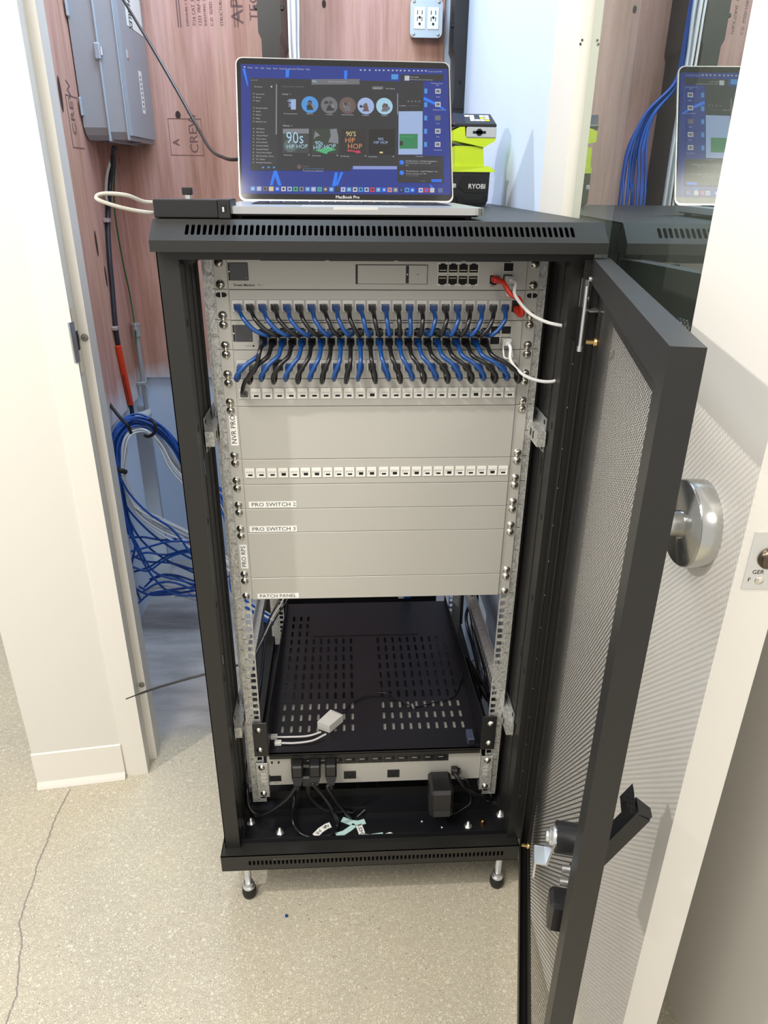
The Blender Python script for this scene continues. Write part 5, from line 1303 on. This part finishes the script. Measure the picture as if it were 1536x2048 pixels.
# cables on the left wall
XW = CLX0 + .008
MB().tube([atx(228, 296, XW + .05), atx(226, 315, XW + .03), atx(220, 370, XW), atx(216, 440, XW), atx(218, 500, XW), atx(225, 580, XW), atx(231, 650, XW), atx(237, 690, XW), atx(252, 760, XW), atx(262, 810, XW), atx(266, 838, XW), atx(267, 850, XW)], .0070, mat('slate_cable', (.018, .020, .032), .4), n=12).build('riser_cable', label='thick slate-coloured cable clipped down the left plywood', cat='cable')
sv = thing('cable_sleeve', 'orange sleeve printed Communication Cable around the thick wall cable', 'sleeve', atx(250, 750, XW))
P0_, P1_ = atx(236, 691, XW), atx(261, 808, XW)
MB().tube([P0_, P0_.lerp(P1_, .5), P1_], .0098, orange_pl, n=16, res=3).build('sleeve', parent=sv)
dd = (P1_ - P0_).normalized(); g = MB(); g.text('Communication Cable', .0125, P1_ - dd * .006 + V((.0035, -.0096, 0)), -dd, V((-.95, -.3, 0)), ink, sx=.86); g.build('lettering', parent=sv, label='black lettering')
for px, py in ((215, 440), (232, 655)):
    q = atx(px, py, XW); g = MB(); g.box((CLX0 + .0006, q.y - .020, q.z - .006), (CLX0 + .016, q.y + .009, q.z + .006), zinc, .002); g.build('cable_clip', label='zinc clip on the slate cable, %s one' % ('upper' if py < 500 else 'lower, just above the orange sleeve'), cat='clip', group='clips on the wall cable')
MB().tube([atx(222, 318, XW + .02), atx(214, 350, XW + .006), atx(212, 390, XW + .004), atx(216, 410, XW + .004)], .0045, grey_cable, n=8).build('grey_cable', label='short grey cable beside the top of the slate cable', cat='cable')
for i, (dx3, m_) in enumerate(((-4, red_cable), (3, red_cable), (8, red_cable))):
    MB().tube([atx(230, 300, XW + .03), atx(229 + dx3, 312, XW + .02), atx(226 + dx3 * 1.6, 326, XW + .01)], .0012, m_, n=5, res=4).build('red_wire', label='thin red wire poking out under the grey box', cat='wire', group='red wires under the box')
MB().tube([atx(232, 300, XW + .03), atx(229, 350, XW + .004), atx(228, 400, XW + .004), atx(233, 450, XW + .004), atx(247, 530, XW + .004), atx(260, 590, XW + .006), atx(270, 655, XW + .012), atx(272, 690, XW + .012)], .0026, green_wire, n=6).build('ground_wire', label='green ground wire running down into the steel conduit', cat='wire')
cd = thing('conduit', 'thin steel conduit running down the left rear corner', 'conduit', (XW + .01, 1.33, 0))
C0 = atx(271, 650, XW + .012); yC = C0.y
MB().tube([V((C0.x, yC, C0.z)), V((C0.x, yC, .5)), V((C0.x, yC, .01))], .0080, conduit, n=12, res=1).build('tube', parent=cd)
g = MB(); g.cyl((C0.x, yC, C0.z - .035), (C0.x, yC, C0.z + .006), .0135, conduit, n=14); g.cyl((C0.x, yC, C0.z + .001), (C0.x, yC, C0.z + .008), .016, zinc, n=14); g.cyl((C0.x, yC - .01, C0.z - .012), (C0.x + .008, yC - .025, C0.z - .012), .004, zinc, n=8); g.build('connector', parent=cd, label='set-screw connector')
for dz in (.19, .30): g = MB(); g.box((C0.x - .018, yC - .016, C0.z - dz - .006), (C0.x + .012, yC + .012, C0.z - dz + .006), conduit, .002); g.build('strap', parent=cd)
# white riser pipe
q = at(288, 900, 1.28); pv = MB(); pv.lathe((q.x - .01, 1.28, 0.002), (0, 0, 1), [(0, .050), (.09, .050), (.092, .043), (.60, .043), (.601, .049), (.655, .049), (.656, .037), (.64, .037)], mat('grey_white_pvc', (.52, .54, .56), .4), n=28)
pv.build('riser_pipe', label='wide pale plastic riser pipe standing in the left rear corner', cat='pipe')

# ------------------------------------------------------------------ coil of data cables left of the rack
rnd = random.Random(3)
def jit(p, a): return p + V((rnd.uniform(-a, a), rnd.uniform(-a, a), rnd.uniform(-a, a)))
def netc(pts, m, r=.0036, **k):
    o_ = V((rnd.uniform(-.004, .004), rnd.uniform(-.02, .02), rnd.uniform(-.003, .003))); pts = [p + o_ + V((rnd.uniform(-1, 1), rnd.uniform(-1, 1), rnd.uniform(-1, 1))) * .0022 for p in pts]
    MB().tube(pts, r, m, n=6, res=5).build('network_cable', cat='cable', **k)
def pathp(lst): return [at(*p) for p in lst]
for i in range(11):
    f_ = i / 10; c_ = 1 + f_ * .55
    def ph(px, py, Y): cx, cy = 300, 930; s_ = 1.0 - .20 * f_; return at(cx + (px - cx) * s_ + rnd.uniform(-2, 2), cy + (py - cy) * s_ + rnd.uniform(-2, 2), Y)
    pts = [at(250 + f_ * 12, 1060 + 8 * f_, .95), at(240 + f_ * 7, 1000, .95), at(236 + f_ * 6, 950, .95), ph(222, 890, .97), ph(238, 848, 1.0), ph(272, 830, 1.03), ph(320, 850, 1.03), ph(355, 888, 1.02), ph(395, 950, 1.0), at(440, 1010 - 30 * f_, .98), at(475, 1060 - 40 * f_, .98)]
    netc(pts, blue_cable2, label='blue data cable in the strapped loop left of the rack', group='strapped loop of blue cables')
for i in range(9):
    f_ = i / 8
    pts = [at(262 + f_ * 10, 1000 + 14 * f_, .97), at(246 + f_ * 3, 958, .96), at(245 + f_ * 4, 915, .98), at(252 + f_ * 4, 872 + f_ * 4, 1.0), at(270 + f_ * 2, 855 + f_ * 6, 1.02), at(296, 856 + f_ * 8, 1.02), at(325 - f_ * 4, 885 + f_ * 10, 1.02), at(350 - f_ * 10, 925 + f_ * 14, 1.0), at(390, 965 + f_ * 25, .99), at(440, 1010 + f_ * 20, .98)]
    netc(pts, white_cable, r=.0029, label='white data cable on the inside of the strapped loop', group='strapped loop of white cables')
# fan of white and blue cables towards the rack
for i in range(11):
    f_ = i / 10
    pts = [at(243 + f_ * 4, 948, .955), at(252 + f_ * 3, 985 + f_ * 6, .96), at(275 + f_ * 5, 1018 + f_ * 14, .97), at(330, 1046 + f_ * 22 + rnd.uniform(-4, 4), .97), at(385, 1072 + f_ * 20 + rnd.uniform(-5, 5), .96), at(440, 1110 + f_ * 20, .95), at(480, 1150 + f_ * 10, .92)]
    netc(pts, white_cable, r=.0029, label='white data cable fanning from the lower strap towards the rack', group='fan of white cables')
fan = [
 [(243, 950), (262, 985), (300, 1022), (345, 1055), (385, 1105), (430, 1160)],
 [(240, 950), (250, 1000), (285, 1045), (330, 1085), (390, 1120), (450, 1140)],
 [(240, 955), (248, 1010), (275, 1070), (320, 1115), (385, 1145), (450, 1170)],
 [(240, 955), (252, 1040), (275, 1090), (310, 1140), (360, 1160), (400, 1165), (460, 1150)],
 [(262, 1080), (290, 1078), (330, 1083), (385, 1080), (440, 1085)],
 [(262, 1103), (300, 1093), (345, 1083), (390, 1085), (440, 1070)],
 [(262, 1118), (290, 1105), (330, 1108), (380, 1098), (440, 1105)],
 [(266, 1140), (300, 1128), (335, 1110), (375, 1098), (440, 1092)],
 [(266, 1135), (300, 1140), (330, 1122), (370, 1105), (440, 1100)],
 [(266, 1115), (295, 1125), (340, 1128), (390, 1140), (450, 1150)],
 [(258, 1060), (285, 1120), (310, 1160), (345, 1185), (390, 1192), (450, 1190)],
 [(270, 1170), (300, 1185), (340, 1186), (390, 1178), (450, 1170)],
 [(270, 1175), (310, 1190), (350, 1190), (390, 1195), (450, 1200)],
 [(275, 1205), (300, 1185), (335, 1180), (390, 1175), (450, 1180)],
 [(285, 1180), (310, 1160), (340, 1158), (380, 1172), (430, 1190)],
 [(285, 1186), (312, 1168), (345, 1164), (385, 1180), (430, 1200)],
 [(258, 1050), (268, 1090), (265, 1120), (262, 1150), (280, 1200)],
 [(300, 1156), (325, 1146), (355, 1150), (390, 1160), (440, 1165)]]
for i, P in enumerate(fan):
    netc([jit(at(x, y, .93 + .10 * ((i * 7) % 5) / 5), .003) for x, y in P], blue_cable2, label='blue data cable in the loose tangle low beside the rack', group='loose tangle of blue cables')
for i, P in enumerate(([(285, 1190), (312, 1165), (345, 1168), (385, 1185), (430, 1205)], [(300, 1185), (330, 1172), (365, 1178), (400, 1192), (450, 1200)], [(345, 1196), (365, 1198), (400, 1210), (440, 1220)], [(350, 1190), (372, 1194), (400, 1204), (440, 1214)], [(275, 1195), (300, 1182), (340, 1183), (390, 1180)])):
    netc([at(x, y, .98) for x, y in P], white_cable, r=.0029, label='white data cable lying in the blue tangle', group='white cables in the tangle')
for i in range(6):
    netc([at(425 + i * 3, 985 + i * 4, .70), at(440 + i * 3, 1010 + i * 5, .68), at(455 + i * 2, 1050 + i * 6, .66), at(462 + i * 2, 1120, .64), at(468 + i * 2, 1190, .62), V((-.27 + i * .006, .60, .24))], blue_cable2 if i % 2 == 0 else white_cable, label=('blue' if i % 2 == 0 else 'white') + ' data cable seen between the rack post and rail', group='cables seen past the left post')
# straps
def strap(label, pts, r=.005): MB().tube([at(*p) for p in pts], r, blk_rubber, n=8).build('cable_strap', label=label, cat='strap', group='black straps on the cable loop')
strap('black strap hanging the cable loop from the left wall', [(208, 792, 1.02), (222, 812, .98), (240, 835, .95), (255, 850, .93), (262, 866, .95)])
strap('black strap around the upper right of the cable loop', [(300, 838, .97), (311, 850, .955), (308, 866, .96), (297, 873, .975), (290, 871, .99)])
strap('black strap around the left side of the cable loop', [(232, 940, .93), (241, 941, .915), (251, 944, .93)], .008)
# zip tie sticking out of the rack side
zt = MB(); zt.tube([at(252, 1398, .05), at(300, 1380, .05), at(360, 1362, .05), at(411, 1348, .05), at(480, 1329, .06)], [.0012, .0024, .0024, .0024], blk_cable, n=6, res=3)
zt.build('cable_tie', label='long black cable tie tail poking out left of the rack', cat='cable tie')

# ------------------------------------------------------------------ cable drop behind the laptop (seen in the glass)
for i in range(12):
    f_ = i / 11; xt = at(577 + f_ * 20, 20, 1.08).x; xm = at(582 + f_ * 16, 110, 1.08).x
    wv = rnd.uniform(-.008, .008); yv = 1.08 + rnd.uniform(-.01, .01)
    pts = [V((xt - .01, yv, 2.48)), V((xt - .004 + wv * .5, yv, 2.1)), V((xt, yv, 1.80)), V((xm, yv, 1.66)), V((xm + .006, 1.07, 1.5)), V((xm + .006, 1.06, 1.30)), V((xm, 1.05, .9))]
    netc(pts, white_cable, label='white data cable dropping down the back wall behind the laptop', group='white cable drop behind the laptop')
for i in range(11):
    f_ = i / 10; wv = rnd.uniform(-.005, .005); x0 = at(584 + f_ * 10, 30, 1.13).x
    pts = [V((x0 - .01, 1.115, 2.48)), V((x0, 1.115, 2.0)), V((x0 + wv, 1.13, 1.72)), V((x0 + .01, 1.12, 1.62)), V((-.095 + f_ * .025 + wv, 1.09, 1.54)), V((-.080 + f_ * .048, 1.07, 1.46)), V((-.085 + f_ * .066 + wv, 1.06, 1.38)), V((-.090 + f_ * .07, 1.04, 1.30)), V((-.090 + f_ * .07, 1.02, .95))]
    netc(pts, blue_cable2, label='blue data cable bowing down behind the laptop', group='blue cable drop behind the laptop')

# small blue scrap on the floor
q = atz(573, 1833, 0); g = MB(); g.box((q.x - .003, q.y - .003, .0006), (q.x + .003, q.y + .003, .004), blue_cable, .001); g.build('plastic_scrap', label='tiny blue plastic scrap on the floor in front of the rack', cat='scrap')
